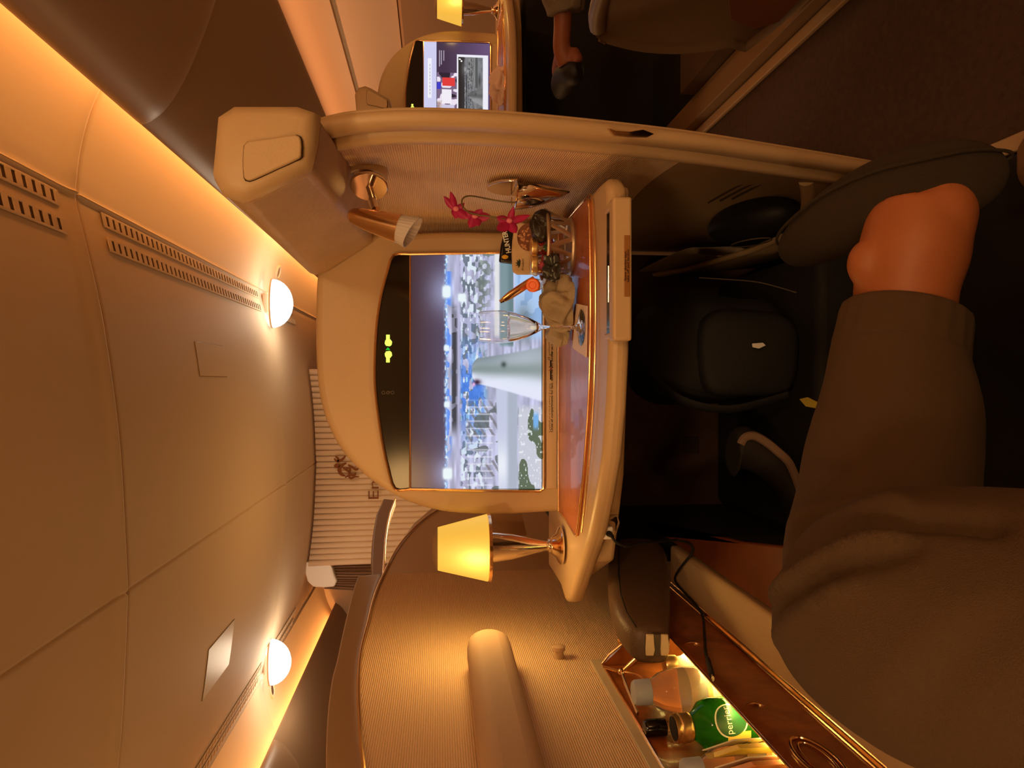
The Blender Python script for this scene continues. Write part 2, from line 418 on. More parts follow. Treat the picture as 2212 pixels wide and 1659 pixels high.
# dome lamps hanging from the seam
emis_mat('dome_glow', (1.0,0.93,0.84), 4.0)
def dome(px0,py0,px1,py1,Y,label):
    a=PY(px0,(py0+py1)/2,Y); b=PY(px1,(py0+py1)/2,Y); w=abs(PY(px0,py0,Y).x-PY(px0,py1,Y).x)/2; h=a.z-b.z
    t=thing('dome_lamp', b, label, 'ceiling lamp')
    mb=MB(); rings=[]
    for k in range(9):
        an=PI/2*k/8; rings.append([Vector((a.x+w*math.cos(an)*math.cos(2*PI*i/36),a.y+w*0.5*math.cos(an)*math.sin(2*PI*i/36),a.z-h*math.sin(an))) for i in range(36)])
    mb.loft(rings,caps=False)
    mb.add(rings[0],[tuple(range(36))])
    obj('glowing_bowl', mb, 'dome_glow', t)
    mb=MB().lathe([(w*1.0,-0.006),(w*1.03,-0.004),(w*1.03,0.004),(w*1.0,0.006)], a, n=36, sx=1.0, sy=0.5); obj('rim', mb, 'cabin_white', t)
    zt=1+zof(a.x-XC)
    obj('bracket', MB().box((a.x-0.07,a.y-0.05,a.z+0.002),(a.x+0.07,a.y+0.05,zt-0.003)),'cabin_white',t,bevel=0.01)
    point_light('dome_bulb', (a.x,a.y,a.z-h-0.06), 11, (1.0,0.80,0.56), 0.12)
dome(588,603,633,708,5.0,'glowing white half-dome ceiling lamp over the right aisle')
dome(584,1381,629,1480,5.0,'glowing white half-dome ceiling lamp at the left, under the tilted square flap')
# round speakers near the lamps
for px,py,Y,lb,g in ((606,588,5.4,'small round beige ceiling speaker just beside the right dome lamp',0),(597,1490,5.2,'small slotted round grille next to the left dome lamp',1)):
    p=PY(px,py,Y); d=p.x-XC; p.z=1+zof(d); s=1 if d>0 else -1; sl=(zof(abs(d)+0.02)-zof(abs(d)-0.02))/0.04*s
    uz=-Vector((-sl,0,1)).normalized()
    t=thing('ceiling_speaker', p, lb, 'speaker')
    obj('ring', MB().lathe([(0.055,0),(0.058,0.008),(0.045,0.012),(0.038,0.004)],p,axis=uz),'cabin_white',t)
    obj('grille', MB().lathe([(0.0,0.005),(0.034,0.005),(0.036,0.002)],p,axis=uz),'vent_dark' if g else 'bin_cream',t)
# ================================================================== SEAT CONSOLE WITH THE SCREEN
YS=1.34; ZS=-0.232
# ---- pictures shown on the two screens, painted procedurally on a fine grid
rng=np.random.default_rng(5)
def vnoise(h,w,cy,cx):
    g=rng.random((cy+2,cx+2)); y=np.linspace(0,cy,h); x=np.linspace(0,cx,w)
    yi=y.astype(int); xi=x.astype(int); fy=(y-yi)[:,None]; fx=(x-xi)[None,:]
    fy=fy*fy*(3-2*fy); fx=fx*fx*(3-2*fx)
    a=g[yi][:,xi]; b=g[yi][:,xi+1]; c=g[yi+1][:,xi]; d=g[yi+1][:,xi+1]
    return (a*(1-fx)+b*fx)*(1-fy)+(c*(1-fx)+d*fx)*fy
def apron_picture(W_,H_):
    u=(np.arange(W_)+.5)/W_; v=(np.arange(H_)+.5)/H_; U,Vv=np.meshgrid(u,v)
    im=np.zeros((H_,W_,3))
    def put(mask,col): 
        m=np.clip(mask,0,1)[...,None]; im[:]=im*(1-m)+np.array(col)*m
    def sm(x,a,b): t=np.clip((x-a)/(b-a),0,1); return t*t*(3-2*t)
    # hazy night sky
    t=np.clip(Vv/0.27,0,1)[...,None]; im[:]=np.array([66,48,56])*(1-t)+np.array([88,78,104])*t
    hz_=sm(U,0.0,0.4)*0.10*40; im[...,0]+= hz_*0.2
    for cu,cv,r in ((0.065,0.27,0.07),(0.84,0.26,0.09)): put(0.55*np.exp(-(((U-cu)/r)**2+((Vv-cv)/(r*1.5))**2)),(190,205,250))
    # apron base, lavender white, streaky
    streak=vnoise(H_,W_,60,14); fine=vnoise(H_,W_,90,90); blot=vnoise(H_,W_,26,34)
    base=170+70*streak
    lav=np.stack([base*0.92,base*0.93,base*1.08],-1)
    m=sm(Vv,0.255,0.275)[...,None]; im[:]=im*(1-m)+lav*m
    # dark tree line
    put(sm(Vv,0.30,0.315)*(1-sm(Vv,0.345,0.36))*(0.55+0.45*(blot>0.3))*sm(U,0.2,0.3)*(1-sm(U,0.74,0.8)),(66,68,76))
    put(sm(Vv,0.335,0.35)*(1-sm(Vv,0.40,0.42))*0.5,(186,184,220))
    # horizon lights
    row=np.exp(-((Vv-0.265)/0.012)**2); put(row*(0.35+0.65*(fine>0.42)),(150,200,255)); put(row*(fine>0.62),(235,250,255))
    put(np.exp(-((Vv-0.285)/0.02)**2)*(blot>0.55)*sm(U,0.1,0.2),(100,150,250))
    # parked aircraft and vans: busy dark and pale blotches
    band=sm(Vv,0.36,0.39)*(1-sm(Vv,0.52,0.60))
    put(band*(vnoise(H_,W_,50,46)>0.56)*0.75,(88,104,116)); put(band*(vnoise(H_,W_,60,50)>0.68),(225,238,250))
    bl=band*np.exp(-((U-0.42)/0.17)**2)*(vnoise(H_,W_,40,30)>0.42); put(bl*0.9,(70,130,235))
    put(band*np.exp(-((U-0.42)/0.15)**2)*(vnoise(H_,W_,50,30)>0.72),(170,225,255))
    # shadows on the right, small aircraft rows
    sh=sm(Vv,0.46,0.5)*(1-sm(Vv,0.66,0.70))*sm(U,0.62,0.72); diag=Vv-0.42-0.28*(U-0.6)
    put(sh*(vnoise(H_,W_,34,60)>0.6)*np.exp(-((diag-0.05)/0.07)**2)*0.8,(112,124,118))
    # left stand: bars and diagonals
    lf=sm(Vv,0.40,0.44)*(1-sm(Vv,0.66,0.70))*(1-sm(U,0.34,0.40)); 
    put(lf*(np.abs(((U*1.0+Vv*0.9)*17)%1-0.5)<0.17)*(vnoise(H_,W_,8,12)>0.45)*0.7,(120,118,122))
    put(lf*(vnoise(H_,W_,9,30)>0.72)*0.8,(96,106,108)); put(lf*(np.abs((U*33)%1-0.5)<0.12)*(Vv<0.62)*0.5,(235,235,250))
    # wings
    wl=sm(Vv,0.640+0.05*(0.4-U),0.655+0.05*(0.4-U))*(1-sm(Vv,0.80,0.82)); wl*=(1-sm(U,0.42,0.44)); put(wl,(200,206,232)); 
    put(wl*sm(Vv,0.72,0.75)*0.6,(158,170,182)); put(wl*np.exp(-((U-0.1)/0.09)**2)*(1-sm(Vv,0.70,0.76))*0.9,(240,246,255))
    wr=sm(Vv,0.665,0.685)*(1-sm(Vv,0.775,0.785))*sm(U,0.60,0.62); put(wr,(128,152,160)); put(wr*sm(Vv,0.72,0.76)*0.6,(90,118,122))
    put(sm(Vv,0.625,0.645)*(1-sm(Vv,0.665,0.68))*sm(U,0.62,0.66)*0.8,(244,244,240))
    put(sm(Vv,0.785,0.80)*sm(U,0.62,0.66),(176,206,246)); put(sm(Vv,0.80,0.83)*sm(U,0.66,0.70)*(blot<0.35)*0.5,(120,160,215))
    put(np.exp(-(((U-0.70)/0.08)**2+((Vv-0.86)/0.06)**2))*0.8,(92,100,92))
    # grass and concrete, bottom left
    g=sm(Vv,0.81,0.83)*(1-sm(U,0.33,0.37)); put(g,(205,208,222)); put(g*(vnoise(H_,W_,14,12)>0.5),(96,112,92)); put(g*(fine>0.8)*0.8,(240,244,250))
    put(sm(Vv,0.93,0.94)*(1-sm(Vv,0.97,0.98))*np.exp(-((U-0.29)/0.035)**4),(120,180,240))
    # the aircraft's own fuselage seen from its tail camera
    hw=0.008+0.050*np.sqrt(np.clip((Vv-0.455)/0.05,0,1))+0.065*np.clip((Vv-0.5)/0.5,0,1)**1.15; c=0.503-0.014*np.clip((Vv-0.5)/0.5,0,1)
    dd=(U-c)/hw; fz=sm(1-np.abs(dd),0,0.12)*sm(Vv,0.455,0.47)
    shade=np.clip(0.75-0.55*np.clip(dd,-1,1)+0.15*np.sin(Vv*9),0,1)
    col=np.stack([120+110*shade,136+100*shade,142+112*shade],-1); im[:]=im*(1-fz[...,None])+col*fz[...,None]
    put(fz*np.exp(-((dd-0.15)/0.35)**2)*0.8,(128,144,142)); put(fz*np.exp(-((dd+0.75)/0.3)**2)*0.6,(232,236,255))
    put(np.exp(-(((U-0.53)/0.012)**2+((Vv-0.705)/0.02)**2)),(70,84,84)); put(np.exp(-(((U-0.455)/0.012)**2+((Vv-0.50)/0.03)**2)),(60,36,60)); put(np.exp(-(((U-0.445)/0.009)**2+((Vv-0.475)/0.012)**2)),(255,190,230))
    for cu,cv,ru,rv in ((0.065,0.275,0.024,0.035),(0.84,0.268,0.026,0.032),(0.815,0.385,0.017,0.03),(0.60,0.268,0.012,0.02),(0.36,0.27,0.012,0.02)):
        put(np.clip(1.6*np.exp(-(((U-cu)/ru)**4+((Vv-cv)/rv)**4)),0,1),(236,250,255))
    return np.clip(im,0,255)
def menu_picture(W_,H_):
    u=(np.arange(W_)+.5)/W_; v=(np.arange(H_)+.5)/H_; U,Vv=np.meshgrid(u,v)
    im=np.zeros((H_,W_,3)); im[:]=(64,48,72)
    def rect(u0,u1,v0,v1,col,a=1.0):
        m=(U>=u0)&(U<u1)&(Vv>=v0)&(Vv<v1); im[m]=im[m]*(1-a)+np.array(col)*a
    t=np.clip((Vv-0.3)/0.7,0,1)[...,None]; im[:]=im*(1-t*0.5)+np.array([150,120,175])*t*0.5
    rect(0,1,0,0.19,(206,206,240)); rect(0.52,0.86,0.06,0.115,(240,240,250)); 
    for k in range(9): rect(0.55+0.03*k,0.57+0.03*k,0.085,0.095,(120,120,140))
    for r,(a,b) in enumerate(((0.79,0.93),(0.81,0.93),(0.84,0.93))): rect(a,b,0.225+0.035*r,0.24+0.035*r,(205,200,220),0.7)
    # programme picture, blurry coloured shapes
    rect(0.05,0.74,0.20,0.50,(120,100,130)); n=vnoise(H_,W_,14,22); im[(n>0.62)&(U>0.05)&(U<0.74)&(Vv>0.2)&(Vv<0.5)]=(235,225,240); im[(n<0.33)&(U>0.05)&(U<0.74)&(Vv>0.2)&(Vv<0.5)]=(40,34,50)
    rect(0.63,0.70,0.28,0.47,(222,60,60)); rect(0.60,0.66,0.20,0.26,(60,60,200)); rect(0.48,0.60,0.27,0.42,(240,235,245)); rect(0.42,0.47,0.24,0.46,(205,200,225)); rect(0.74,0.86,0.30,0.43,(190,186,205),0.0); rect(0.20,0.42,0.33,0.36,(70,50,90))
    rect(0.02,0.5,0.20,0.27,(206,180,170),0.6)
    rect(0.20,0.90,0.50,0.98,(236,236,246)); 
    pic=apron_picture(160,90); g=pic.mean(-1,keepdims=True)*0.8+pic*0.2; g=g*0.62
    y0,y1,x0,x1=int(0.525*H_),int(0.90*H_),int(0.22*W_),int(0.88*W_)
    yy=np.linspace(0,89,y1-y0).astype(int); xx=np.linspace(0,159,x1-x0).astype(int); im[y0:y1,x0:x1]=g[yy][:,xx]
    for k in range(8): rect(0.14+0.035*k,0.165+0.035*k,0.925,0.945,(80,80,95))
    for cu,cv in ((0.86,0.545),(0.845,0.57)):
        m=((U-cu)/0.008)**2+((Vv-cv)/0.012)**2<1; im[m]=255
    return im
def screen_mesh(name, quad, pic, m, parent):
    """quad: TL,TR,BR,BL world points"""
    H_,W_,_=pic.shape; TL,TR,BR,BL=[np.array(q) for q in quad]; org=np.array(OFF[parent.name])
    s=np.linspace(0,1,W_+1); t=np.linspace(0,1,H_+1); S,T=np.meshgrid(s,t); S=S[...,None]; T=T[...,None]
    P=(TL*(1-S)+TR*S)*(1-T)+(BL*(1-S)+BR*S)*T-org
    me=bpy.data.meshes.new(name); idx=np.arange((H_+1)*(W_+1)).reshape(H_+1,W_+1)
    f=np.stack([idx[:-1,:-1],idx[1:,:-1],idx[1:,1:],idx[:-1,1:]],-1).reshape(-1,4)
    me.from_pydata(P.reshape(-1,3).tolist(),[],f.tolist())
    at=me.color_attributes.new('picture','FLOAT_COLOR','CORNER')
    c=pic.reshape(-1,3)/255.0; c=np.where(c<=0.04045,c/12.92,((c+0.055)/1.055)**2.4)
    c=np.concatenate([c,np.ones((len(c),1))],1); c=np.repeat(c,4,axis=0); at.data.foreach_set('color',c.ravel().astype(np.float32))
    me.materials.append(MATS[m]); return link(name,me,parent)
def pic_mat(name,strength):
    m=bpy.data.materials.new(name); m.use_nodes=True; nt=m.node_tree; b=nt.nodes['Principled BSDF']
    a=nt.nodes.new('ShaderNodeAttribute'); a.attribute_name='picture'; nt.links.new(a.outputs['Color'],b.inputs['Emission Color'])
    b.inputs['Emission Strength'].default_value=strength; b.inputs['Base Color'].default_value=(0.01,0.01,0.01,1); b.inputs['Roughness'].default_value=0.15; b.inputs['Specular IOR Level'].default_value=0.3
    MATS[name]=m
pic_mat('screen_picture',0.95); pic_mat('menu_picture',1.0)
emis_mat('sign_green',lin((214,255,90)),1.6); emis_mat('sign_arrow',lin((40,200,60)),1.0)
mat('label_ink',(0.03,0.010,0.004),0.6); mat('label_red',lin((120,24,16)),0.6); mat('label_plate',(0.62,0.45,0.30),0.35,0.3); mat('sign_dim',lin((70,55,45)),0.4)

SHELL=[(1230,498),(1160,497),(1090,500),(1000,499),(930,500),(880,503),(830,498),(770,500),(715,525),(690,565),(683,606),(681,660),(680,720),(682,790),(688,850),(702,905),(728,960),(768,1010),(820,1052),(880,1085),(950,1105),(1020,1112),(1100,1112),(1160,1109),(1230,1105)]
BEZ=[(885,549),(850,552),(836,590),(823,640),(814,700),(810,770),(810,830),(815,880),(825,950),(838,1010),(853,1056),(885,1057)]
def console(T, full):
    """T maps a world point; full=False for the neighbour's mirrored one"""
    P=lambda a,b,Y=YS: T(PY(a,b,Y))
    o0=T(Vector((0.02,YS+0.05,0)))
    t=thing('seat_console', o0, 'large beige seat console around the big lit screen, burl wood shelf below' if full else 'neighbouring seat console across the aisle with a smaller looking menu screen','seat console')
    fw=T(Vector((0,1,0)))-T(Vector((0,0,0)))
    bev=0.014
    obj('screen_shell', MB().prism([P(a,b) for a,b in smooth_px(SHELL)], fw*0.11), 'seat_beige', t, bevel=bev, seg=4)
    # dark strip with signs, screen, gold frame
    bz=MB().prism([P(a,b,YS-0.004) for a,b in smooth_px(BEZ)], fw*0.006); obj('sign_strip', bz, 'black_gloss', t, smooth=False)
    q=[P(888,1056,YS-0.0045),P(888,549,YS-0.0045),P(1170,549,YS-0.0045),P(1170,1056,YS-0.0045)]
    if not full: q=[q[1],q[0],q[3],q[2]]
    sc=screen_mesh('screen', q, apron_picture(400,224) if full else menu_picture(240,136), 'screen_picture' if full else 'menu_picture', t)
    obj('screen_surround', MB().prism([P(884,1060,YS-0.003),P(884,545,YS-0.003),P(1174,545,YS-0.003),P(1174,1060,YS-0.003)], fw*0.004), 'black_gloss', t, smooth=False)
    gf=MB(); gf.tube([P(a,b,YS-0.006) for a,b in smooth_px(BEZ)]+[P(1140,1061,YS-0.006),P(1166,1061,YS-0.006),P(1174,1056,YS-0.006),P(1175,1040,YS-0.006),P(1175,566,YS-0.006),P(1174,550,YS-0.006),P(1166,545,YS-0.006),P(1140,545,YS-0.006)],0.0030,8,closed=True)
    gf.tube([P(886,547,YS-0.006),P(886,1059,YS-0.006)],0.002,8); obj('gold_frame', gf, 'gold_trim', t)
    # seat belt signs
    k=0
    for cy in (735,771):
        s=MB(); 
        s.add([P(834,cy-12,YS-0.0052),P(842,cy-12,YS-0.0052),P(842,cy+12,YS-0.0052),P(834,cy+12,YS-0.0052)],[(0,1,2,3)])
        e=1 if cy<750 else -1
        s.add([P(a,cy+e*b,YS-0.0056) for a,b in ((832,1),(835,-3),(843,-2),(847,3),(846,10),(842,13),(834,12),(831,7))],[tuple(range(8))])
        obj('seat_belt_sign', s, 'sign_green', t, smooth=False, normals=False)
    s=MB().add([P(838+a,753+b,YS-0.0056) for a,b in ((-5,3),(5,3),(0,-3))],[(0,1,2)]); obj('sign_arrow', s, 'sign_arrow', t, smooth=False, normals=False)
    if full:
        s=MB()
        for a,b in ((828,848),(838,848),(848,848)): s.lathe([(0.0022,0),(0.0034,0)],P(a,b,YS-0.0055),n=12,axis=(0,1,0))
        s.tube([P(826,852,YS-.0056),P(850,844,YS-.0056)],0.0006,6)
        obj('no_smoking_sign', s, 'sign_dim', t, smooth=False)
    # strip under the screen with the printed notice
    nstrip=obj('notice_strip', MB().prism([P(1180,1056,YS-0.004),P(1180,548,YS-0.004),P(1203,548,YS-0.004),P(1203,1056,YS-0.004)], fw*0.006), 'label_plate', t, bevel=0.001)
    if full:
        up=(0,0,1)
        obj('notice_text', text_mb('Close all compartments for taxi, take off and landing', 0.0062, P(1194,934,YS-0.0045),(1,0,0),up,width=0.158,bold=0.02), 'label_ink', nstrip, smooth=False)
        obj('notice_text', text_mb('For use in seat', 0.0058, P(1194,768,YS-0.0045),(1,0,0),up,width=0.034,bold=0.02), 'label_ink', nstrip, smooth=False)
        ar=MB(); rr=random.Random(3)
        def arabic(y0,y1,px):
            yy=y0
            while yy>y1:
                w=rr.uniform(2.5,6); h=rr.uniform(0,2.0)
                ar.tube(smooth_path([P(px,yy,YS-.0046),P(px+1.5-h,yy-w*0.4,YS-.0046),P(px-0.6,yy-w*0.8,YS-.0046)],3),0.0004,4)
                if rr.random()<0.4: ar.ball(P(px-2.4,yy-w*0.5,YS-.0046),0.0005,n=4)
                yy-=w+rr.choice((0.3,0.3,1.8))
        arabic(934,832,1187.5); obj('arabic_notice', ar, 'label_ink', nstrip); ar=MB(); arabic(768,733,1186.5); obj('arabic_notice', ar, 'label_ink', nstrip)
        bl=MB()
        bl.prism([P(1188,820,YS-.0046),P(1188,800,YS-.0046),P(1191.5,800,YS-.0046),P(1191.5,820,YS-.0046)],(0,0.0004,0)); bl.prism([P(1188,793,YS-.0046),P(1188,778,YS-.0046),P(1191.5,778,YS-.0046),P(1191.5,793,YS-.0046)],(0,0.0004,0))
        bl.tube([P(1188,778,YS-.0046),P(1184,776,YS-.0046),P(1184,772,YS-.0046),P(1189,774,YS-.0046)],0.0005,5)
        obj('belt_symbol', bl, 'label_ink', nstrip, smooth=False)
        cr=MB().tube([P(1186,801,YS-.0048),P(1194,792,YS-.0048)],0.0006,5).tube([P(1194,801,YS-.0048),P(1186,792,YS-.0048)],0.0006,5); obj('red_cross_mark', cr, 'label_red', nstrip)
    # shelf slab
    Z0=ZS
    def S(a,b,dz=0): return T(PZ(a,b,Z0)+Vector((0,0,dz)))
    outer=[(1214,470),(1250,440),(1282,402),(1299,386),(1306,400),(1309,470),(1311,600),(1311,760),(1306,880),(1297,990),(1283,1080),(1268,1160),(1246,1230),(1224,1300),(1216,1302),(1207,1270)]
    ring=[S(a,b,-0.004) for a,b in outer]+[T(Vector((-0.395,1.46,1+Z0-0.004))),T(Vector((0.29,1.46,1+Z0-0.004)))]
    sl=MB().prism(ring,(0,0,-0.029)); obj('shelf', sl, 'seat_beige', t, bevel=0.011, seg=4)
    inlay=[(1207,500),(1238,462),(1262,436),(1272,432),(1274,470),(1276,600),(1276,720),(1272,860),(1264,980),(1256,1070),(1247,1148),(1243,1156),(1232,1138),(1218,1116),(1207,1104)]
    ip=smooth_px(inlay,3)
    obj('wood_inlay', MB().prism([S(a,b,0) for a,b in ip],(0,0,-0.005)), 'burl_red', t, smooth=False)
    gt=MB().tube([S(a,b,0.0005) for a,b in ip],0.0017,8,closed=True)
    gt.tube([S(a+ (5 if b>470 else 3),b,0.0) for a,b in smooth_px([(1240,452),(1266,425),(1275,424),(1279,470),(1281,600),(1281,720),(1277,860),(1269,980),(1261,1070),(1252,1150)],3)],0.0013,8)
    obj('gold_inlay_trim', gt, 'gold_trim', t)
    # front body below the shelf, set back a little
    body=[(0.30,1.03),(0.30,1.46),(-0.36,1.46),(-0.37,1.28),(-0.30,1.12),(-0.15,1.06),(0.0,1.04),(0.15,1.03)]
    ring=[T(V(x,y+0.012,Z0-0.029)) for x,y in body]
    obj('body', MB().prism(ring,(0,0,-0.035)), 'seat_beige', t, bevel=0.008)
    return t
def smooth_px(L,n=3):
    P=smooth_path([Vector((a,b,0)) for a,b in L],n); return [(p.x,p.y) for p in P]
ID=lambda p: Vector(p)
con=console(ID, True)
NB=lambda p: Vector((1.09-p[0], p[1]+1.34, p[2]))
con2=console(NB, False)

# the cocktail table drawer under the shelf
def Pd(a,b,Y): return PY(a,b,Y)
Yd=0.90
dr=thing('pull_out_table', Pd(1345,580,Yd), 'beige pull-out table drawer sticking out under the wood shelf', 'table')
q=[Pd(1324,736,Yd),Pd(1324,424,Yd),Pd(1366,424,Yd),Pd(1366,736,Yd)]
obj('front_panel', MB().prism(q,(0,0.022,0)), 'seat_beige', dr, bevel=0.004)
lx,rx=q[0].x,q[1].x; zt=q[0].z; zb=q[2].z
obj('side_rail', MB().box((rx-0.012,Yd+0.02,zt-0.012),(rx-0.004,0.950,zt-0.0005)),'seat_beige',dr,bevel=0.002)
obj('side_rail', MB().box((lx+0.004,Yd+0.02,zt-0.012),(lx+0.012,0.950,zt-0.0005)),'seat_beige',dr,bevel=0.002)
obj('dark_gap_block', MB().box((lx+0.012,Yd+0.022,zt-0.024),(rx-0.012,0.9485,zt-0.0035)),'black_gloss',dr,smooth=False)  # solid black block stands in for the shaded gap behind the drawer front
obj('metal_strip', MB().tube([Vector((lx+0.055,Yd+0.036,zt-0.003)),Vector((lx+0.105,Yd+0.036,zt-0.003))],0.0012,8),'chrome',dr)
lab=Pd(1350,590,Yd-0.001)
lp=MB(); lp.box((Pd(1350,641,Yd).x,Yd-0.0008,Pd(1361,600,Yd).z),(Pd(1350,508,Yd).x,Yd+0.001,Pd(1348,600,Yd).z))
mat('label_tan',lin((150,100,52)),0.4); lplate=obj('label_plate', lp, 'label_tan', dr, bevel=0.003)
obj('label_text', text_mb('Stow during taxi,', 0.0046, Pd(1353,607,Yd-0.0012),(1,0,0),(0,0,1),width=0.040,bold=0.02), 'label_ink', lplate, smooth=False)
obj('label_text', text_mb('take off and landing', 0.0042, Pd(1358.5,610,Yd-0.0012),(1,0,0),(0,0,1),width=0.044,bold=0.02), 'label_ink', lplate, smooth=False)

# usb power panel with white plug
Yu=1.135
#up_=[PZ(1272,1196,ZS-0.02),PZ(1284,1125,ZS-0.02)]
pp=thing('power_outlet', PY(1300,1155,1.14), 'dark recessed power outlet panel in the left front edge of the console','outlet')
ring=[PY(1290,1118,1.10),PY(1332,1112,1.10),PY(1336,1128,1.10),PY(1325,1165,1.12),PY(1300,1185,1.135),PY(1270,1197,1.15),PY(1266,1190,1.15),PY(1278,1140,1.12)]
obj('panel', MB().prism(ring,(0.01,0.03,0)), 'black_gloss', pp, bevel=0.003)
obj('panel_rim', MB().tube([p-Vector((0,0.002,0)) for p in ring],0.0018,6,closed=True),'seat_beige_dark',pp)
pl=thing('usb_plug', PY(1305,1145,1.08), 'white rectangular usb plug standing out of the dark power outlet','plug')
c=PY(1307,1146,1.08); dv=(PY(1322,1158,1.05)-PY(1290,1132,1.11)).normalized(); sx=Vector((1,0.3,0)).normalized(); sx=(sx-dv*sx.dot(dv)).normalized()
obj('body', MB().obox(c, dv*0.015, sx*0.0105, dv.cross(sx)*0.008), 'white_plastic', pl, bevel=0.003)
obj('metal_tip', MB().obox(c-dv*0.019, dv*0.005, sx*0.006, dv.cross(sx)*0.003), 'chrome', pl)
obj('strain_relief', MB().tube([c+dv*0.014,c+dv*0.03],[0.005,0.0028],10),'black_matte',pl)

# ================================================================== AISLE SIDE PANEL (ribbed fabric, curved rims)
RP=smooth_path([Vector((a,b,c)) for a,b,c in ((660,268,0.325),(700,255,0.330),(760,243,0.334),(850,236,0.338),(950,236,0.340),(1100,243,0.343),(1300,262,0.348),(1500,286,0.354),(1700,318,0.360),(1900,352,0.366),(2050,384,0.372))],6)
def station(v):
    p=PX(v.x,v.y,v.z); return p
ap=thing('privacy_divider', Vector((0.37,1.0,0)), 'tall curved divider at the aisle with double beige rim and ribbed fabric lining','divider')
out_s=[(0.0,0.004),(-0.003,-0.004),(-0.010,-0.007),(-0.017,-0.004),(-0.0205,0.004),(-0.0205,0.020),(-0.017,0.026),(0.0,0.026)]
in_s=[(-0.002,0.030),(-0.014,0.030),(-0.022,0.033),(-0.027,0.040),(-0.0275,0.050),(-0.024,0.058),(-0.002,0.058)]
P0=[station(v) for v in RP]
def nrm_off(k,dx,dy): 
    p=P0[k]; return p+Vector((dx,dy,0))
mb=MB().loft([[nrm_off(k,a,b) for a,b in out_s] for k in range(len(P0))]); obj('outer_rim', mb, 'seat_beige', ap, angle=50)
mb=MB().loft([[nrm_off(k,a,b) for a,b in in_s] for k in range(len(P0))]); obj('inner_rim', mb, 'seat_beige', ap, angle=50)
mb=MB().loft([[nrm_off(k,a,b) for a,b in ((-0.002,0.024),(-0.014,0.024),(-0.014,0.034),(-0.002,0.034))] for k in range(len(P0))]); obj('rim_groove', mb, 'seam_dark', ap)
# fabric lining: from the rim forward to the screen shell
rows=[]
for k in range(len(P0)):
    p=P0[k]; 
    if p.z-1<-1.0: break
    s=p+Vector((-0.024,0.054,0)); e=Vector((0.300,1.47,p.z)); row=[]
    for i in range(15):
        f=i/14; q=s.lerp(e,f); q.x+=0.020*math.sin(PI*f)
        if p.z-1<-0.30: q.x+= (min(1,(-0.30-(p.z-1))/0.25))*0.05*f
        row.append(q)
    rows.append(row)
kk=next(i for i,p in enumerate(P0) if p.z-1<-0.34)
obj('fabric_lining', MB().loft(rows[:kk+1],closed=False), 'fabric_rib', ap, angle=60)
low=[]
for k in range(kk,len(rows)):
    r=[q+Vector((0.0,0,0)) for q in rows[k]]+[Vector((0.37,1.9,rows[k][0].z)),Vector((0.37,2.3,rows[k][0].z))]
    low.append(r)
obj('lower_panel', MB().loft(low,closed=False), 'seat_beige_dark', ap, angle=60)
# aisle face and thickness
mb=MB().loft([[P0[k]+Vector((0.001,0.003,0)),P0[k]+Vector((0.012,0.1,0)),Vector((0.385,1.5,P0[k].z))] for k in range(len(P0))],closed=False); obj('aisle_face', mb, 'seat_beige', ap, solid=0.004)
# gold latch on the groove
g=[PX(a,b,0.328) for a,b in ((1310,284),(1326,290),(1356,291),(1384,287),(1408,296),(1392,304),(1352,303),(1322,300))]
obj('latch', MB().prism([p+Vector((0,-0.012,0)) for p in g],(0.004,0.012,0)), 'gold_trim', ap, bevel=0.001)
# storage pocket rim
pr=smooth_path([PX(1742,392,0.350),PX(1746,420,0.345),PX(1744,448,0.34),PX(1728,478,0.33),PX(1690,510,0.325),PX(1630,538,0.32),PX(1560,560,0.315),PX(1470,585,0.31),PX(1375,600,0.30)],5)
obj('pocket_rim', MB().tube(pr,0.008,10,flat=1.6), 'seat_beige', ap)
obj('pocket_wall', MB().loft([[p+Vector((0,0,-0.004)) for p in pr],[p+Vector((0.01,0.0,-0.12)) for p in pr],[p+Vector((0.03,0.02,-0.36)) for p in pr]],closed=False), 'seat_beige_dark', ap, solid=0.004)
# vent slits in lower panel
sl=MB()
for k in range(3):
    a=PX(1530+k*26,425-k*4,0.372); b=PX(1622+k*18,372+k*2,0.372); sl.tube([a+Vector((-0.012,0,0)),b+Vector((-0.012,0,0))],0.0018,6)
obj('vent_slit', sl, 'seam_dark', ap)

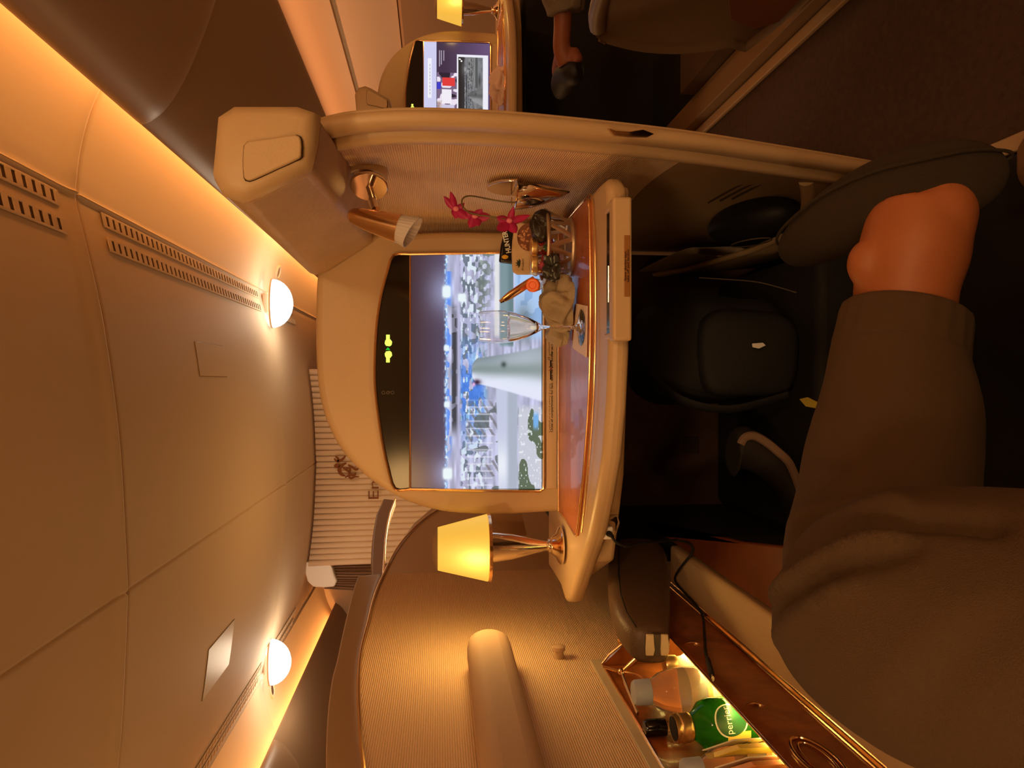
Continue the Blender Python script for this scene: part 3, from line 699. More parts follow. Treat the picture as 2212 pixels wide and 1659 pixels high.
# headrest wing of the seat in front
def wing(T, label):
    t=thing('seat_wing', T(Vector((0.25,1.05,1.18))), label, 'seat wing')
    near=[(0.236,0.1405),(0.268,0.1330),(0.300,0.130),(0.306,0.150),(0.303,0.222),(0.290,0.240),(0.224,0.246),(0.206,0.236),(0.199,0.215),(0.206,0.196)]
    far=[(0.262,0.120),(0.300,0.122),(0.345,0.120),(0.350,0.145),(0.346,0.215),(0.330,0.238),(0.224,0.242),(0.204,0.240),(0.196,0.226),(0.204,0.205)]
    ra=[T(V(x,0.795,z)) for x,z in near]; rb=[T(V(x,1.335,z)) for x,z in far]; c=Vector((sum(p.x for p in ra)/10,ra[0].y,sum(p.z for p in ra)/10))
    rs=[c+(p-c)*0.72 for p in ra]; sgn=1
    rs=[Vector((p.x,ra[0].y-0.010,p.z)) for p in rs]
    rm=[c+(p-c)*0.93 for p in ra]; rm=[Vector((p.x,ra[0].y-0.006,p.z)) for p in rm]
    r2=[Vector((p.x,ra[0].y+0.012,p.z)) for p in ra]
    obj('cover', MB().loft([rs,rm,r2]), 'seat_beige', t, angle=70)
    obj('padded_side', MB().loft([[c+(p-c)*0.985+Vector((0,0.012,0)) for p in ra],rb]), 'leather_tan', t, bevel=0.008)
    pad=[(526,313),(524,345),(526,381),(534,388),(548,386),(600,362),(645,341),(650,330),(650,302),(638,290),(590,297),(534,304)]
    pts=[T(PY(a,b,0.780)) for a,b in smooth_px(pad,2)]
    fw=T(Vector((0,1,0)))-T(Vector((0,0,0)))
    cc=sum(pts,Vector())/len(pts)
    obj('pad_gap', MB().prism([cc+(p-cc)*1.03+fw*0.0035 for p in pts],fw*0.003), 'seam_dark', t, smooth=False)
    obj('pad', MB().prism([p for p in pts],fw*0.006), 'seat_beige', t, bevel=0.002)
    return t
wing(ID,'large beige wing box with inset rounded pad atop the near privacy divider')
wing(NB,'small beige seat wing beyond the aisle, left of the menu screen')

# ================================================================== CENTRE DIVIDER ON THE LEFT
DX=-0.48
dv_=thing('centre_divider', Vector((-0.5,1.2,0)), 'long ribbed fabric divider on the left with gold edge line and curved beige top','divider')
gold=[(798,1800),(792,1700),(789,1659),(783,1610),(779,1550),(777,1500),(778,1450),(783,1405),(797,1347),(808,1300),(820,1266),(832,1240)]
G=smooth_path([PX(a,b,DX) for a,b in gold],5)
fr_=[]
for p in G: fr_.append([p,Vector((DX,p.y,1.0)),Vector((DX,p.y,0.9)),Vector((DX,p.y,0.4)),Vector((DX,p.y,0.0))])
obj('fabric', MB().loft(fr_,closed=False), 'fabric_rib', dv_, angle=60)
gold2=[(832,1240),(843,1216),(858,1189),(878,1162),(905,1134),(940,1108),(985,1084)]
G2=smooth_path([PX(a,b,DX) for a,b in gold2],5)
obj('front_panel', MB().loft([[p,Vector((DX,p.y,0.4)),Vector((DX,p.y,0.0))] for p in G2],closed=False), 'seat_beige', dv_, angle=60)
obj('gold_edge', MB().tube([p+Vector((0.004,0,0.002)) for p in G],0.0028,8), 'gold_trim', dv_)
obj('gold_edge', MB().tube([p+Vector((0.004,0,0.002)) for p in G2],0.003,8), 'gold_trim', dv_)
# beige top rim, rising outwards
outp=[(745,1800),(718,1700),(709,1659),(709,1598),(712,1540),(716,1501),(722,1462),(731,1428),(740,1384),(750,1339),(766,1274),(776,1246)]
O_=smooth_path([PX(a,b,-0.535) for a,b in outp],5)
rows=[]
for g_,o_ in zip(G,O_):
    m_=g_.lerp(o_,0.5)+Vector((0,0,0.004)); rows.append([g_+Vector((0,0,-0.002)),g_.lerp(o_,0.15)+Vector((0,0,0.006)),m_+Vector((0,0,0.005)),g_.lerp(o_,0.88)+Vector((0,0,0.003)),o_,o_+Vector((-0.012,0,-0.012)),o_+Vector((-0.012,0,-0.3))])
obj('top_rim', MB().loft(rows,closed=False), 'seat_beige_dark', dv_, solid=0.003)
ed=MB().tube([o+Vector((0,0,0.001)) for o in O_],0.0018,6); obj('rim_piping', ed, 'seat_beige', dv_)
# the same divider's higher front section
up=[(801,1250),(801,1210),(803,1173),(807,1140),(813,1110),(828,1077)]; lo=[(830,1250),(832,1210),(834,1170),(838,1138),(844,1110),(855,1080)]
U_=[PX(a,b,-0.515) for a,b in up]; L_=[PX(a,b,-0.515) for a,b in lo]
obj('front_rim', MB().loft([[u,l,l+Vector((-0.03,0,0)),u+Vector((-0.03,0,0))] for u,l in zip(U_,L_)]), 'seat_beige_dark', dv_, bevel=0.006)
obj('gold_edge', MB().tube([l+Vector((0.003,0,0.003)) for l in L_],0.0035,8), 'gold_trim', dv_)
up=[(838,1232),(850,1200),(868,1166),(895,1130),(935,1096),(985,1070)]
obj('low_rim', MB().loft([[PX(a,b,-0.505),PX(a+7,b+5,-0.497),PX(a+7,b+5,-0.497)+Vector((-0.02,0,-0.05)),PX(a,b,-0.505)+Vector((-0.03,0,-0.05))] for a,b in up]), 'seat_beige', dv_)
# arm pad
pc=[]; 
pz0,pz1=PX(1019,1500,DX+0.03).z,PX(1128,1500,DX+0.03).z; y0=PX(1060,1392,DX+0.03).y
hz2=(pz0-pz1)/2; zc=(pz0+pz1)/2
shp=[(0.2,zc+hz2),(y0-0.12,zc+hz2)]+[(y0-hz2*1.1+hz2*1.1*math.cos(a),zc+hz2*math.sin(a)) for a in np.linspace(PI/2,-PI/2,13)]+[(y0-0.12,zc-hz2),(0.2,zc-hz2)]
obj('arm_pad', MB().prism([Vector((DX+0.001,y,z)) for y,z in shp],(0.062,0,0)), 'arm_pad', dv_, bevel=0.022, seg=5)
kp=PX(1207,1421,DX)
obj('coat_knob', MB().lathe([(0.0,0.0),(0.009,0.0),(0.0085,0.012),(0.011,0.014),(0.011,0.020),(0.008,0.022),(0,0.022)],kp,axis=(1,0,0)),'arm_pad',dv_)
# beyond the divider: the neighbour's low wall and a mirror-like plate
mp=[PY(a,b,2.05) for a,b in ((1060,1108),(1128,1110),(1138,1156),(1060,1160))]
obj('glossy_plate', MB().prism(mp,(0,0.004,0)), 'chrome', dv_, smooth=False)
mb=MB().box((-1.5,2.9,0),(-0.52,2.95,1.0+0.02)); 
nw=obj('seat_back_wall', mb, 'cabin_white'); tag(nw,'pinkish low wall of the front seats seen between divider and screen console','wall panel')
# ================================================================== LEFT SIDE: MINIBAR CONSOLE
def proj(p):
    d=Vector(p)-EYE; z=d.dot(FWD); return (1106+F*d.dot(DWN)/z, 829.5-F*d.dot(RGT)/z)
TZ=-0.276; WZ=-0.362; AZ=-0.447
mc=thing('minibar_console', Vector((-0.40,0.8,0)), 'burl wood minibar console at the lower left with gold trims and lit drinks trough', 'minibar')
yN=0.25
# well: inner faces, floor
obj('well_floor', MB().box((-0.476,yN,1-0.47),(-0.402,1.135,1-0.462)), 'burl_brown', mc, smooth=False)
obj('well_back', MB().box((-0.479,yN,1-0.47),(-0.4765,1.14,1+TZ)), 'burl_brown', mc, smooth=False)
obj('well_end', MB().prism([V(-0.476,1.138,TZ),V(-0.40,1.138,WZ),V(-0.40,1.138,-0.47),V(-0.476,1.138,-0.47)],(0,0.006,0)), 'burl_brown', mc, smooth=False)
obj('wood_front', MB().box((-0.402,yN,1+AZ),(-0.396,1.315,1+WZ)), 'burl_brown', mc, bevel=0.0015)
obj('far_top', MB().prism([V(-0.476,1.142,WZ-0.001),V(-0.403,1.142,WZ-0.001),V(-0.403,1.315,WZ-0.001),V(-0.476,1.36,WZ-0.001)],(0,0,-0.006)), 'burl_brown', mc, bevel=0.002)
bz=MB().tube([V(-0.474,yN,TZ),V(-0.474,1.0,TZ),V(-0.474,1.137,TZ),V(-0.46,1.14,TZ-0.012),V(-0.43,1.14,TZ-0.05),V(-0.402,1.138,WZ)],0.0022,8)
obj('gold_well_rim', bz, 'gold_trim', mc)
obj('clear_edge', MB().tube([V(-0.398,yN,WZ+0.001),V(-0.398,1.138,WZ+0.001)],0.0015,8), 'gold_trim', mc)
mat('beige_lip',(0.52,0.42,0.27),0.5)
obj('beige_lip', MB().box((-0.4795,yN,1+TZ-0.003),(-0.4745,1.16,1+TZ+0.016)), 'beige_lip', mc, bevel=0.001)
for dx,dz,r in ((0.003,0.002,0.0022),(0.008,-0.004,0.0016)):
    obj('gold_trim', MB().tube([V(-0.397+dx,yN,AZ+dz),V(-0.397+dx,1.30,AZ+dz)],r,8), 'gold_trim', mc)
obj('armrest_top', MB().box((-0.394,yN,1-0.60),(-0.318,1.305,1+AZ-0.003)), 'seat_beige', mc, bevel=0.006)
obj('base', MB().box((-0.476,yN,0.0),(-0.33,1.30,1-0.60)), 'seat_beige_dark', mc, smooth=False)
# arcs of reflected light built as metal crescents, and an oval handle
for px,py in ((1500,1398),(1638,1535)):
    c=PX(px,py,-0.3955); c.x=-0.3955
    obj('crescent_glint', MB().tube([c+Vector((0,0.016*math.cos(a),0.016*math.sin(a))) for a in np.linspace(-0.9,0.9,10)],[0.0004,0.001,0.0016,0.002,0.0024,0.0024,0.002,0.0016,0.001,0.0004],6,flat=0.5), 'rose_chrome', mc)
c=PX(1768,1642,-0.395)
obj('oval_handle', MB().tube([c+Vector((0.001,0.045*math.cos(a),0.020*math.sin(a))) for a in np.linspace(0,2*PI,29)[:-1]],0.002,8,closed=True), 'gold_trim', mc)
obj('oval_handle', MB().tube([c+Vector((0.001,0.034*math.cos(a),0.013*math.sin(a))) for a in np.linspace(0,2*PI,29)[:-1]],0.0014,8,closed=True), 'gold_trim', mc)
# LED strip under the clear edge, inside the well
emis_mat('led_glow',(1.0,0.74,0.18),11.0)
led=MB()
for k in range(46): led.box((-0.4045,yN+0.02+k*0.019,1+WZ-0.012),(-0.4025,yN+0.029+k*0.019,1+WZ-0.006))
o=obj('led_strip', led, 'led_glow', mc, smooth=False); o['kind']='stuff'
area_light('minibar_lamp', (-0.406,0.72,1+WZ-0.008), (-0.7,0,-0.6), 0.006, 0.80, 1.1, (1.0,0.74,0.22), 2.6)
# folding bracket (gold)
br=thing('bottle_bracket', PX(1345,1445,-0.46), 'shiny gold folding bracket across the top of the drinks trough', 'bracket')
J=PX(1343,1452,-0.458)
obj('arm', MB().tube([J,PX(1386,1413,-0.425)],[0.004,0.0065],10,flat=0.6), 'gold_trim', br)
obj('arm', MB().tube([J,PX(1352,1478,-0.455),PX(1378,1542,-0.462)],[0.003,0.004,0.003],10,flat=0.7), 'chrome', br)
obj('arm', MB().tube([J,PX(1305,1441,-0.472)],0.0026,8), 'gold_trim', br)
obj('arm', MB().tube(smooth_path([J,PX(1372,1456,-0.45),PX(1392,1470,-0.445),PX(1404,1490,-0.44)],4),0.0022,8), 'rose_chrome', br)
obj('hinge', MB().ball(J,0.006), 'gold_trim', br)

mat('bottle_clear',(0.93,0.90,0.86),0.06,trans=0.92,ior=1.2)
mat('water_tint',(0.95,0.80,0.62),0.2,trans=0.6,ior=1.2)
mat('cap_blue',(0.42,0.47,0.58),0.45)
mat('label_cream',(0.88,0.72,0.45),0.5)
mat('label_orange',(0.85,0.30,0.10),0.5)
mat('bottle_green',(0.03,0.30,0.02),0.08,trans=0.65,ior=1.3)
mat('label_green',(0.012,0.09,0.022),0.4)
mat('label_yellow',(0.85,0.62,0.10),0.5)
mat('letters_white',(0.9,0.88,0.78),0.5)
mat('cap_gold',(0.85,0.60,0.28),0.3,0.9)
BZ=1-0.461
def water_bottle(c, r, h, label, capm='cap_blue', full=True):
    t=thing('water_bottle', c, label, 'bottle', None)
    prof=[(0.0,0.0),(r*0.9,0.0),(r,0.006),(r,h*0.30),(r*0.95,h*0.33),(r,h*0.36),(r,h*0.62),(r*0.96,h*0.70),(r*0.78,h*0.80),(r*0.52,h*0.87),(r*0.42,h*0.885),(r*0.42,h*0.90)]
    obj('bottle_body', MB().lathe(prof,c,n=26), 'bottle_clear', t)
    if full: obj('water', MB().lathe([(0,0.004),(r*0.93,0.004),(r*0.93,h*0.60),(0,h*0.60)],c,n=26), 'water_tint', t)
    obj('paper_label', MB().lathe([(r*1.012,h*0.08),(r*1.012,h*0.46)],c,n=26), 'label_cream', t)
    obj('label_band', MB().lathe([(r*1.016,h*0.44),(r*1.016,h*0.475)],c,n=26), 'label_orange', t)
    obj('bottle_cap', MB().lathe([(0,h*1.0),(r*0.48,h*1.0),(r*0.54,h*0.985),(r*0.57,h*0.875),(r*0.42,h*0.875)],c,n=26), capm, t)
    return t
p=PX(1395,1498,-0.438)
wb=water_bottle(Vector((-0.438,0.950,BZ)),0.031,0.186,'clear water bottle with pale blue cap, first in the lit trough')
lb=text_mb('are', 0.020, Vector((-0.4062,0.938,BZ+0.066)), (0.12,0.99,0), (0,0,1)); 
obj('label_letters', lb, 'burl_brown', wb, smooth=False)
wb2=water_bottle(Vector((-0.449,0.770,BZ)),0.026,0.180,'clear water bottle with round shoulders standing at the wall side of the trough')
# green mineral water bottle
gc=Vector((-0.4365,0.862,BZ)); gt_=thing('green_bottle', gc, 'green sparkling water bottle with oval label and ribbed gold cap', 'bottle')
gx=(Vector((-0.05,-0.02,1))).normalized()
obj('bottle_body', MB().lathe([(0,0.0),(0.028,0.0),(0.031,0.006),(0.0315,0.06),(0.0315,0.112),(0.028,0.122),(0.019,0.131),(0.0155,0.136)],gc,n=28,axis=gx), 'bottle_green', gt_)
obj('bottle_cap', MB().lathe([(0.0,0.1595),(0.0155,0.1595),(0.0178,0.160),(0.0182,0.156),(0.0172,0.153),(0.0184,0.150),(0.0172,0.146),(0.0182,0.142),(0.0172,0.138),(0.015,0.136)],gc,n=28,axis=gx), 'cap_gold', gt_)
obj('cap_top', MB().lathe([(0.0,0.1604),(0.0146,0.1604)],gc,n=24,axis=gx), 'black_matte', gt_)
# label: ovals wrapped on the side that faces the seat
def wrap_pts(f, r):          # f(angle,height)
    return [gc+Vector((math.cos(a)*r,math.sin(a)*r,0))+gx*h for a,h in f]
am=-1.02
def oval(rw,rh,h0,r): 
    pts=[(am+rw*math.cos(t),h0+rh*math.sin(t)) for t in np.linspace(0,2*PI,33)[:-1]]
    m=MB(); ring=wrap_pts(pts,r); cc=wrap_pts([(am,h0)],r)[0]
    inner=[wrap_pts([(am+rw*k*math.cos(t),h0+rh*k*math.sin(t)) for t in np.linspace(0,2*PI,33)[:-1]],r) for k in (1,0.66,0.33,0.02)]
    return m.loft(inner,True,False)
obj('oval_label_edge', oval(0.66,0.0215,0.094,0.0318), 'letters_white', gt_)
ovl=obj('oval_label', oval(0.60,0.0195,0.094,0.0321), 'label_green', gt_)
def wrapped_text(body,h0,size,width,m,r,nm,a0):
    t=text_mb(body,size,Vector((0,0,0)),(1,0,0),(0,0,1),0,width=width); 
    vs=[]
    for v in t.v: vs.append(wrap_pts([(a0+v.x/r,h0+v.z)],r)[0])
    mb=MB(); mb.add(vs,t.f); return obj(nm,mb,m,ovl,smooth=False)
wrapped_text('perrier',0.094,0.0125,0.033,'letters_white',0.0324,'label_name',am-0.51)
wrapped_text('Source',0.062,0.010,0.028,'letters_white',0.0320,'label_name',am-0.20)
mb=MB().loft([wrap_pts([(am-1.0-0.0*k,0.075-0.0*k),(am-0.55,0.088)],0.0299),wrap_pts([(am-1.15,0.050),(am-0.8,0.055)],0.0299)],closed=False)
obj('neck_label', MB().loft([wrap_pts([(am+a-0.75,0.070) for a in np.linspace(-0.3,0.3,9)],0.0318),wrap_pts([(am+a-0.75,0.100) for a in np.linspace(-0.3,0.3,9)],0.0318)],closed=False), 'label_yellow', gt_)
# dark capped small bottle between them
dc=Vector((-0.4655,0.905,BZ)); t=thing('small_bottle', dc, 'small clear bottle with black cap leaning behind the green bottle', 'bottle')
obj('bottle_body', MB().lathe([(0,0),(0.009,0),(0.010,0.005),(0.010,0.11),(0.007,0.13),(0.007,0.15)],dc,n=22), 'bottle_clear', t)
obj('bottle_cap', MB().lathe([(0,0.184),(0.009,0.184),(0.011,0.180),(0.011,0.155),(0.007,0.155)],dc,n=22), 'black_gloss', t)
dc=Vector((-0.43,1.02,BZ)); t=thing('juice_bottle', dc, 'small amber bottle half hidden behind the leather case end', 'bottle')
obj('bottle_body', MB().lathe([(0,0),(0.022,0),(0.024,0.005),(0.024,0.07),(0.012,0.09),(0.011,0.10)],dc,n=22), 'water_tint', t)
obj('bottle_cap', MB().lathe([(0,0.118),(0.012,0.118),(0.0135,0.115),(0.0135,0.10),(0.011,0.10)],dc,n=22), 'cap_gold', t)
# booklets and snack packets leaning in the near end of the trough
mat('pack_yellow',(0.88,0.66,0.10),0.45); mat('pack_white',(0.85,0.78,0.60),0.45); mat('pack_orange',(0.75,0.27,0.07),0.45)
for k,(y,m,lb,cat) in enumerate(((0.775,'pack_white','white leaflet with fine print, leaning next to the green bottle','leaflet'),(0.757,'pack_yellow','thick yellow packet leaning in the trough','packet'),(0.738,'pack_white','second white leaflet behind the yellow packet','leaflet'),(0.722,'pack_orange','orange packet nearest the drinking glass','packet'))):
    m_=MB(); ring=[Vector((-0.436,y+0.012,BZ+0.002)),Vector((-0.408,y-0.020,BZ+0.002)),Vector((-0.408,y-0.020,BZ+0.125)),Vector((-0.436,y+0.012,BZ+0.150))]
    m_.prism(ring,(0,0.010 if 'packet' in cat else 0.003,0)); o=obj(cat, m_, m, bevel=0.001); tag(o,lb,cat)
    if k==0:
        tx=MB()
        a,b,c_,d_=ring
        for r in range(7):
            f0=0.80-0.05*r; q=lambda u,v:a.lerp(b,u).lerp(d_.lerp(c_,u),v)+Vector((0,-0.0006,0))
            tx.add([q(0.15,f0),q(0.80-0.1*(r%3),f0),q(0.80-0.1*(r%3),f0+0.018),q(0.15,f0+0.018)],[(0,1,2,3)])
        e=obj('printed_lines', tx, 'label_ink', None, smooth=False, normals=False); e.parent=o; e.location=OFF[e.name]-OFF[o.name]
mat('glass_clear',(1,1,1),0.0,trans=1.0,ior=1.45)
gl=Vector((-0.437,0.655,BZ)); t=thing('drinking_glass', gl, 'upturned clear drinking glass at the near end of the lit trough', 'glass')
obj('glass_wall', MB().lathe([(0.0,0.0),(0.026,0.0),(0.027,0.01),(0.031,0.095),(0.029,0.095),(0.025,0.012),(0,0.01)],gl,n=30), 'glass_clear', t)

# wood leg panel beyond the armrest
lp_=[PZ(a,b,-0.458) for a,b in ((1385,1180),(1392,1162),(1430,1158),(1480,1157),(1560,1160),(1600,1170),(1655,1176),(1800,1190))]
lp_=[(max(p.x,-0.314),p.y) for p in lp_]+[(-0.20,0.62),(-0.314,0.62)]
o=thing('leg_table', Vector((-0.3,1.1,0.013)), 'dark reddish wooden side shelf between beige armrest and footwell', 'shelf')
obj('wooden_top', MB().prism([V(x,y,-0.458) for x,y in lp_],(0,0,-0.012)), 'red_wood', o, bevel=0.003)
obj('support', MB().box((-0.312,0.64,0.013),(-0.285,1.22,1-0.471)), 'black_matte', o, smooth=False)

# leather amenity case
mat('case_leather',(0.115,0.068,0.040),0.42,bump=('noise',420,0.35)); mat('case_strap',(0.70,0.55,0.34),0.6,bump=('noise',500,0.2)); mat('zip_dark',(0.10,0.075,0.05),0.7)
ca=thing('leather_case', V(-0.38,1.2,-0.447), 'brown leather wash bag with cream zip end lying at the end of the wood console', 'bag')
secs=[(1.345,(1372,1190),30,48),(1.335,(1374,1194),52,62),(1.30,(1377,1206),64,70),(1.24,(1379,1235),68,70),(1.17,(1380,1275),70,70),(1.10,(1384,1322),68,68),(1.05,(1391,1362),58,60),(1.02,(1403,1392),44,44),(1.012,(1410,1402),34,32)]
def csec(Y,c,hp,wp,k=0.0):
    C=PY(c[0],c[1],Y); a=hp*Y/1500; out=[]
    for t in np.linspace(0,2*PI,29)[:-1]:
        u=abs(math.cos(t))**0.55*math.copysign(1,math.cos(t)); v=abs(math.sin(t))**0.55*math.copysign(1,math.sin(t))
        out.append(C+Vector((u*0.030*(0.7+0.3*wp/70),0.004*v,v*a)))
    return out
obj('body', MB().loft([csec(*s) for s in secs]), 'case_leather', ca, subs=1)
seam=MB()
seam.tube([csec(s[0],s[1],s[2]*1.0,s[3])[2]+Vector((0.001,0,0.001)) for s in secs[1:-1]],0.0011,6); obj('seam_piping', seam, 'black_matte', ca)
e0=PY(1420,1394,1.02)
strap=[]
for k,(a0,a1) in enumerate(((1397,1413),(1429,1444))):
    q=[PY(a0,1371,1.0),PY(a1,1371,1.0),PY(a1+1,1404,0.995),PY(a1-1,1417,1.0),PY(a0-1,1417,1.0),PY(a0-1,1404,0.995)]
    obj('cream_strap', MB().prism(q,(0,0.004,0)), 'case_strap', ca, bevel=0.0012)
q=[PY(1413,1371,1.003),PY(1429,1371,1.003),PY(1430,1404,1.0),PY(1429,1417,1.004),PY(1412,1417,1.004),PY(1412,1404,1.0)]
obj('zip', MB().prism(q,(0,0.012,0)), 'zip_dark', ca, bevel=0.001)
zc_=PY(1340,1386,1.08); obj('zip_pull', MB().lathe([(0.002,0),(0.005,0.0),(0.005,0.003),(0.002,0.003)],zc_,n=12,axis=(0,1,0)), 'gold_trim', ca)

# charging cable
cb=smooth_path([c for c in (PY(1322,1160,1.05),PY(1332,1172,1.04),PY(1352,1180,1.05),PY(1372,1176,1.08),PY(1390,1172,1.12),PY(1425,1170,1.20),PZ(1462,1167,-0.455),PZ(1488,1174,-0.455),PZ(1497,1188,-0.455),PZ(1485,1208,-0.444),PZ(1466,1232,-0.443),PZ(1458,1250,-0.443),PZ(1466,1266,-0.443),PZ(1485,1287,-0.443),PZ(1508,1312,-0.440),PX(1519,1335,-0.386),PX(1522,1370,-0.388),PX(1524,1405,-0.388),PX(1527,1420,-0.388))],6)
t=thing('charging_cable', cb[0], 'thin dark charging cable looping from the power outlet over armrest and wood front', 'cable')
obj('cord', MB().tube(cb,0.0022,8), 'black_matte', t)
c0=PX(1527,1420,-0.387); c1=PX(1538,1458,-0.387); obj('connector', MB().tube([c0,c0.lerp(c1,0.15),c0.lerp(c1,0.2),c1],[0.0022,0.004,0.0058,0.0058],12,flat=0.6), 'black_matte', t); obj('metal_tip', MB().tube([c1,c1+(c1-c0)*0.2],0.0036,8,flat=0.5),'chrome',t)
# black remote-like thin frame beside the power outlet is part of it

# ================================================================== TABLE LAMP
mat('shade_glass', lin((248,186,66)), 0.4); 
def shade_mat():
    m=bpy.data.materials.new('shade_glow'); m.use_nodes=True; nt=m.node_tree; b=nt.nodes['Principled BSDF']
    b.inputs['Base Color'].default_value=(0.10,0.07,0.03,1); b.inputs['Roughness'].default_value=0.5
    b.inputs['Emission Color'].default_value=(0.93,0.50,0.058,1)
    tc=nt.nodes.new('ShaderNodeTexCoord'); n=nt.nodes.new('ShaderNodeTexNoise'); n.inputs['Scale'].default_value=9
    mp=nt.nodes.new('ShaderNodeMapRange'); mp.inputs[3].default_value=0.88; mp.inputs[4].default_value=1.0
    nt.links.new(tc.outputs['Object'],n.inputs['Vector']); nt.links.new(n.outputs['Fac'],mp.inputs[0]); nt.links.new(mp.outputs[0],b.inputs['Emission Strength']); MATS['shade_glow']=m
shade_mat()
L0=Vector((-0.306,1.273,1+ZS+0.001))
tl=thing('table_lamp', L0, 'small lamp with glowing yellow cone shade and polished metal stem on the left shelf end', 'lamp')
zb=1-0.096-L0.z; zt_=1-0.002-L0.z
obj('foot', MB().lathe([(0,0),(0.034,0),(0.0345,0.003),(0.030,0.007),(0.022,0.010),(0.016,0.018),(0.011,0.022),(0,0.022)],L0,n=40), 'chrome', tl)
obj('collar', MB().lathe([(0,0.018),(0.013,0.018),(0.014,0.021),(0.013,0.025),(0.009,0.027),(0,0.027)],L0,n=30), 'chrome', tl)
obj('stem', MB().lathe([(0,0.024),(0.0085,0.024),(0.0095,0.032),(0.0165,0.062),(0.0235,0.092),(0.028,zb-0.006),(0.0285,zb-0.002),(0,zb-0.002)],L0,n=40,sy=0.55), 'chrome', tl)
obj('shade', MB().lathe([(0.0575,zb),(0.0605,zb+0.004),(0.0385,zt_),(0.0365,zt_),(0.0565,zb+0.004)],L0,n=48), 'shade_glow', tl)
obj('shade_ring', MB().lathe([(0.0,zb-0.003),(0.058,zb-0.003),(0.0615,zb-0.0025),(0.0618,zb+0.003),(0.059,zb+0.004)],L0,n=48), 'rose_chrome', tl)
obj('shade_top', MB().lathe([(0.0375,zt_),(0.034,zt_+0.004),(0.020,zt_+0.009),(0,zt_+0.010)],L0,n=36), 'seat_beige_dark', tl)
copy_tree(tl,None,(1.702,1.34,0),'glowing yellow table lamp cut by the top frame edge, across the aisle')
point_light('table_lamp_bulb',(L0.x-0.02,L0.y-0.085,1-0.06),1.3,(1.0,0.60,0.18),0.03)
point_light('neighbour_lamp_bulb',(L0.x+1.702,L0.y+1.34-0.085,1-0.06),0.9,(1.0,0.62,0.16),0.03)

# ================================================================== READING LAMP
rl=thing('reading_lamp', PY(800,380,1.10), 'polished metal reading lamp with bronze head and frosted end on the fabric wall', 'wall lamp')
def wallpt(px,py):           # point on the fabric lining seen at a pixel (x ~ 0.31)
    return PX(px,py,0.326)
wc=PX(793,374,0.317)
nrm=Vector((-1,-0.12,0)).normalized()
obj('recess_ring', MB().lathe([(0.036,-0.012),(0.037,0.004),(0.034,0.008),(0.028,0.007),(0.025,0.0)],wc,n=40,axis=nrm,sx=1.0,sy=0.85), 'seat_beige', rl)
obj('recess_cup', MB().lathe([(0.0255,0.0055),(0.024,0.001),(0.0,0.0005)],wc,n=30,axis=nrm,sy=0.85), 'seat_beige_dark', rl)
k0=PY(788,362,wc.y-0.01); k1=PY(797,402,1.03); k2=PY(812,452,1.0)
obj('knuckle', MB().tube([wc+nrm*0.002,k1.lerp(wc,0.45),k1],[0.010,0.009,0.008],16), 'chrome', rl)
dd=(k2-k1).normalized(); ax=Vector((-0.86,-0.50,0.0)).normalized()
obj('disc', MB().lathe([(0,-0.003),(0.026,-0.003),(0.0275,-0.001),(0.0275,0.001),(0.026,0.003),(0.008,0.004),(0,0.004)],k1,n=40,axis=ax), 'chrome', rl)
obj('post', MB().tube([k1,k2],0.0052,14), 'chrome', rl)
hA=PY(752,463,1.0); hB=PY(862,494,0.99); hC=PY(893,503,0.985); d=(hB-hA).normalized(); L_=(hB-hA).length
obj('lamp_head', MB().lathe([(0,0),(0.006,0.001),(0.0105,0.006),(0.013,0.016),(0.016,L_*0.45),(0.019,L_*0.8),(0.0205,L_),(0.0185,L_),(0.014,L_*0.6),(0,L_*0.6)],hA,n=36,axis=d), 'rose_chrome', rl)
n=56; prof=[]
mb=MB(); rings=[]
for (r,h) in ((0.0185,L_-0.002),(0.0195,L_+0.002),(0.0225,L_+0.020),(0.0215,L_+0.020),(0.017,L_)):
    u=Vector((0,1,0)); u=(u-d*u.dot(d)).normalized(); w=d.cross(u)
    rings.append([hA+d*(h+ (0.010*w.x*0 if h<L_+0.01 else 0.006*math.sin(2*PI*i/n)))+(u*math.cos(2*PI*i/n)+w*math.sin(2*PI*i/n))*(r*(1+0.028*math.cos(28*2*PI*i/n))) for i in range(n*2)] if False else [hA+d*(h+(0 if h<L_+0.01 else 0.007*math.sin(2*PI*i/(4*28))))+(u*math.cos(2*PI*i/(4*28))+w*math.sin(2*PI*i/(4*28)))*(r*(1+(0.03 if i%4<2 else 0))) for i in range(4*28)])
mb.loft(rings,caps=False); obj('frosted_end', mb, 'frost', rl)

# ================================================================== BUD VASE AND ORCHID
vz=thing('wall_vase', PY(1140,430,1.14), 'polished metal leaf-shaped bud vase fixed to the fabric wall', 'vase')
sec=[(1112,0.0,1.0),(1130,0.0,0.97),(1150,0.0,0.88),(1175,0.0,0.70),(1200,0.0,0.45),(1222,0.0,0.18),(1232,0,0.03)]
rings=[];
for px,_,w in sec:
    z=PY(px,425,1.14).z; cx=0.316; ring=[]
    for a in np.linspace(0,PI,13): ring.append(Vector((cx-0.030*w*math.sin(a),1.145-0.045*w*math.cos(a),z)))
    for a in np.linspace(PI,0,7)[1:-1]: ring.append(Vector((cx+0.002,1.145-0.045*w*math.cos(a),z)))
    rings.append(ring)
rings_in=[[Vector((0.312,1.145,p.z-0.012)).lerp(Vector((p.x,p.y,p.z-0.012)),0.8) for p in rings[0]]]
obj('pocket', MB().loft([[Vector((0.312,1.145,p.z)).lerp(p,0.9) for p in rings[0]]]+rings), 'chrome', vz, angle=70)
rg=rings[0]; obj('rim', MB().tube(rg[:13],0.0016,8), 'chrome', vz)
bp=[]
zt=rings[0][0].z; ztop=PY(1052,425,1.14).z
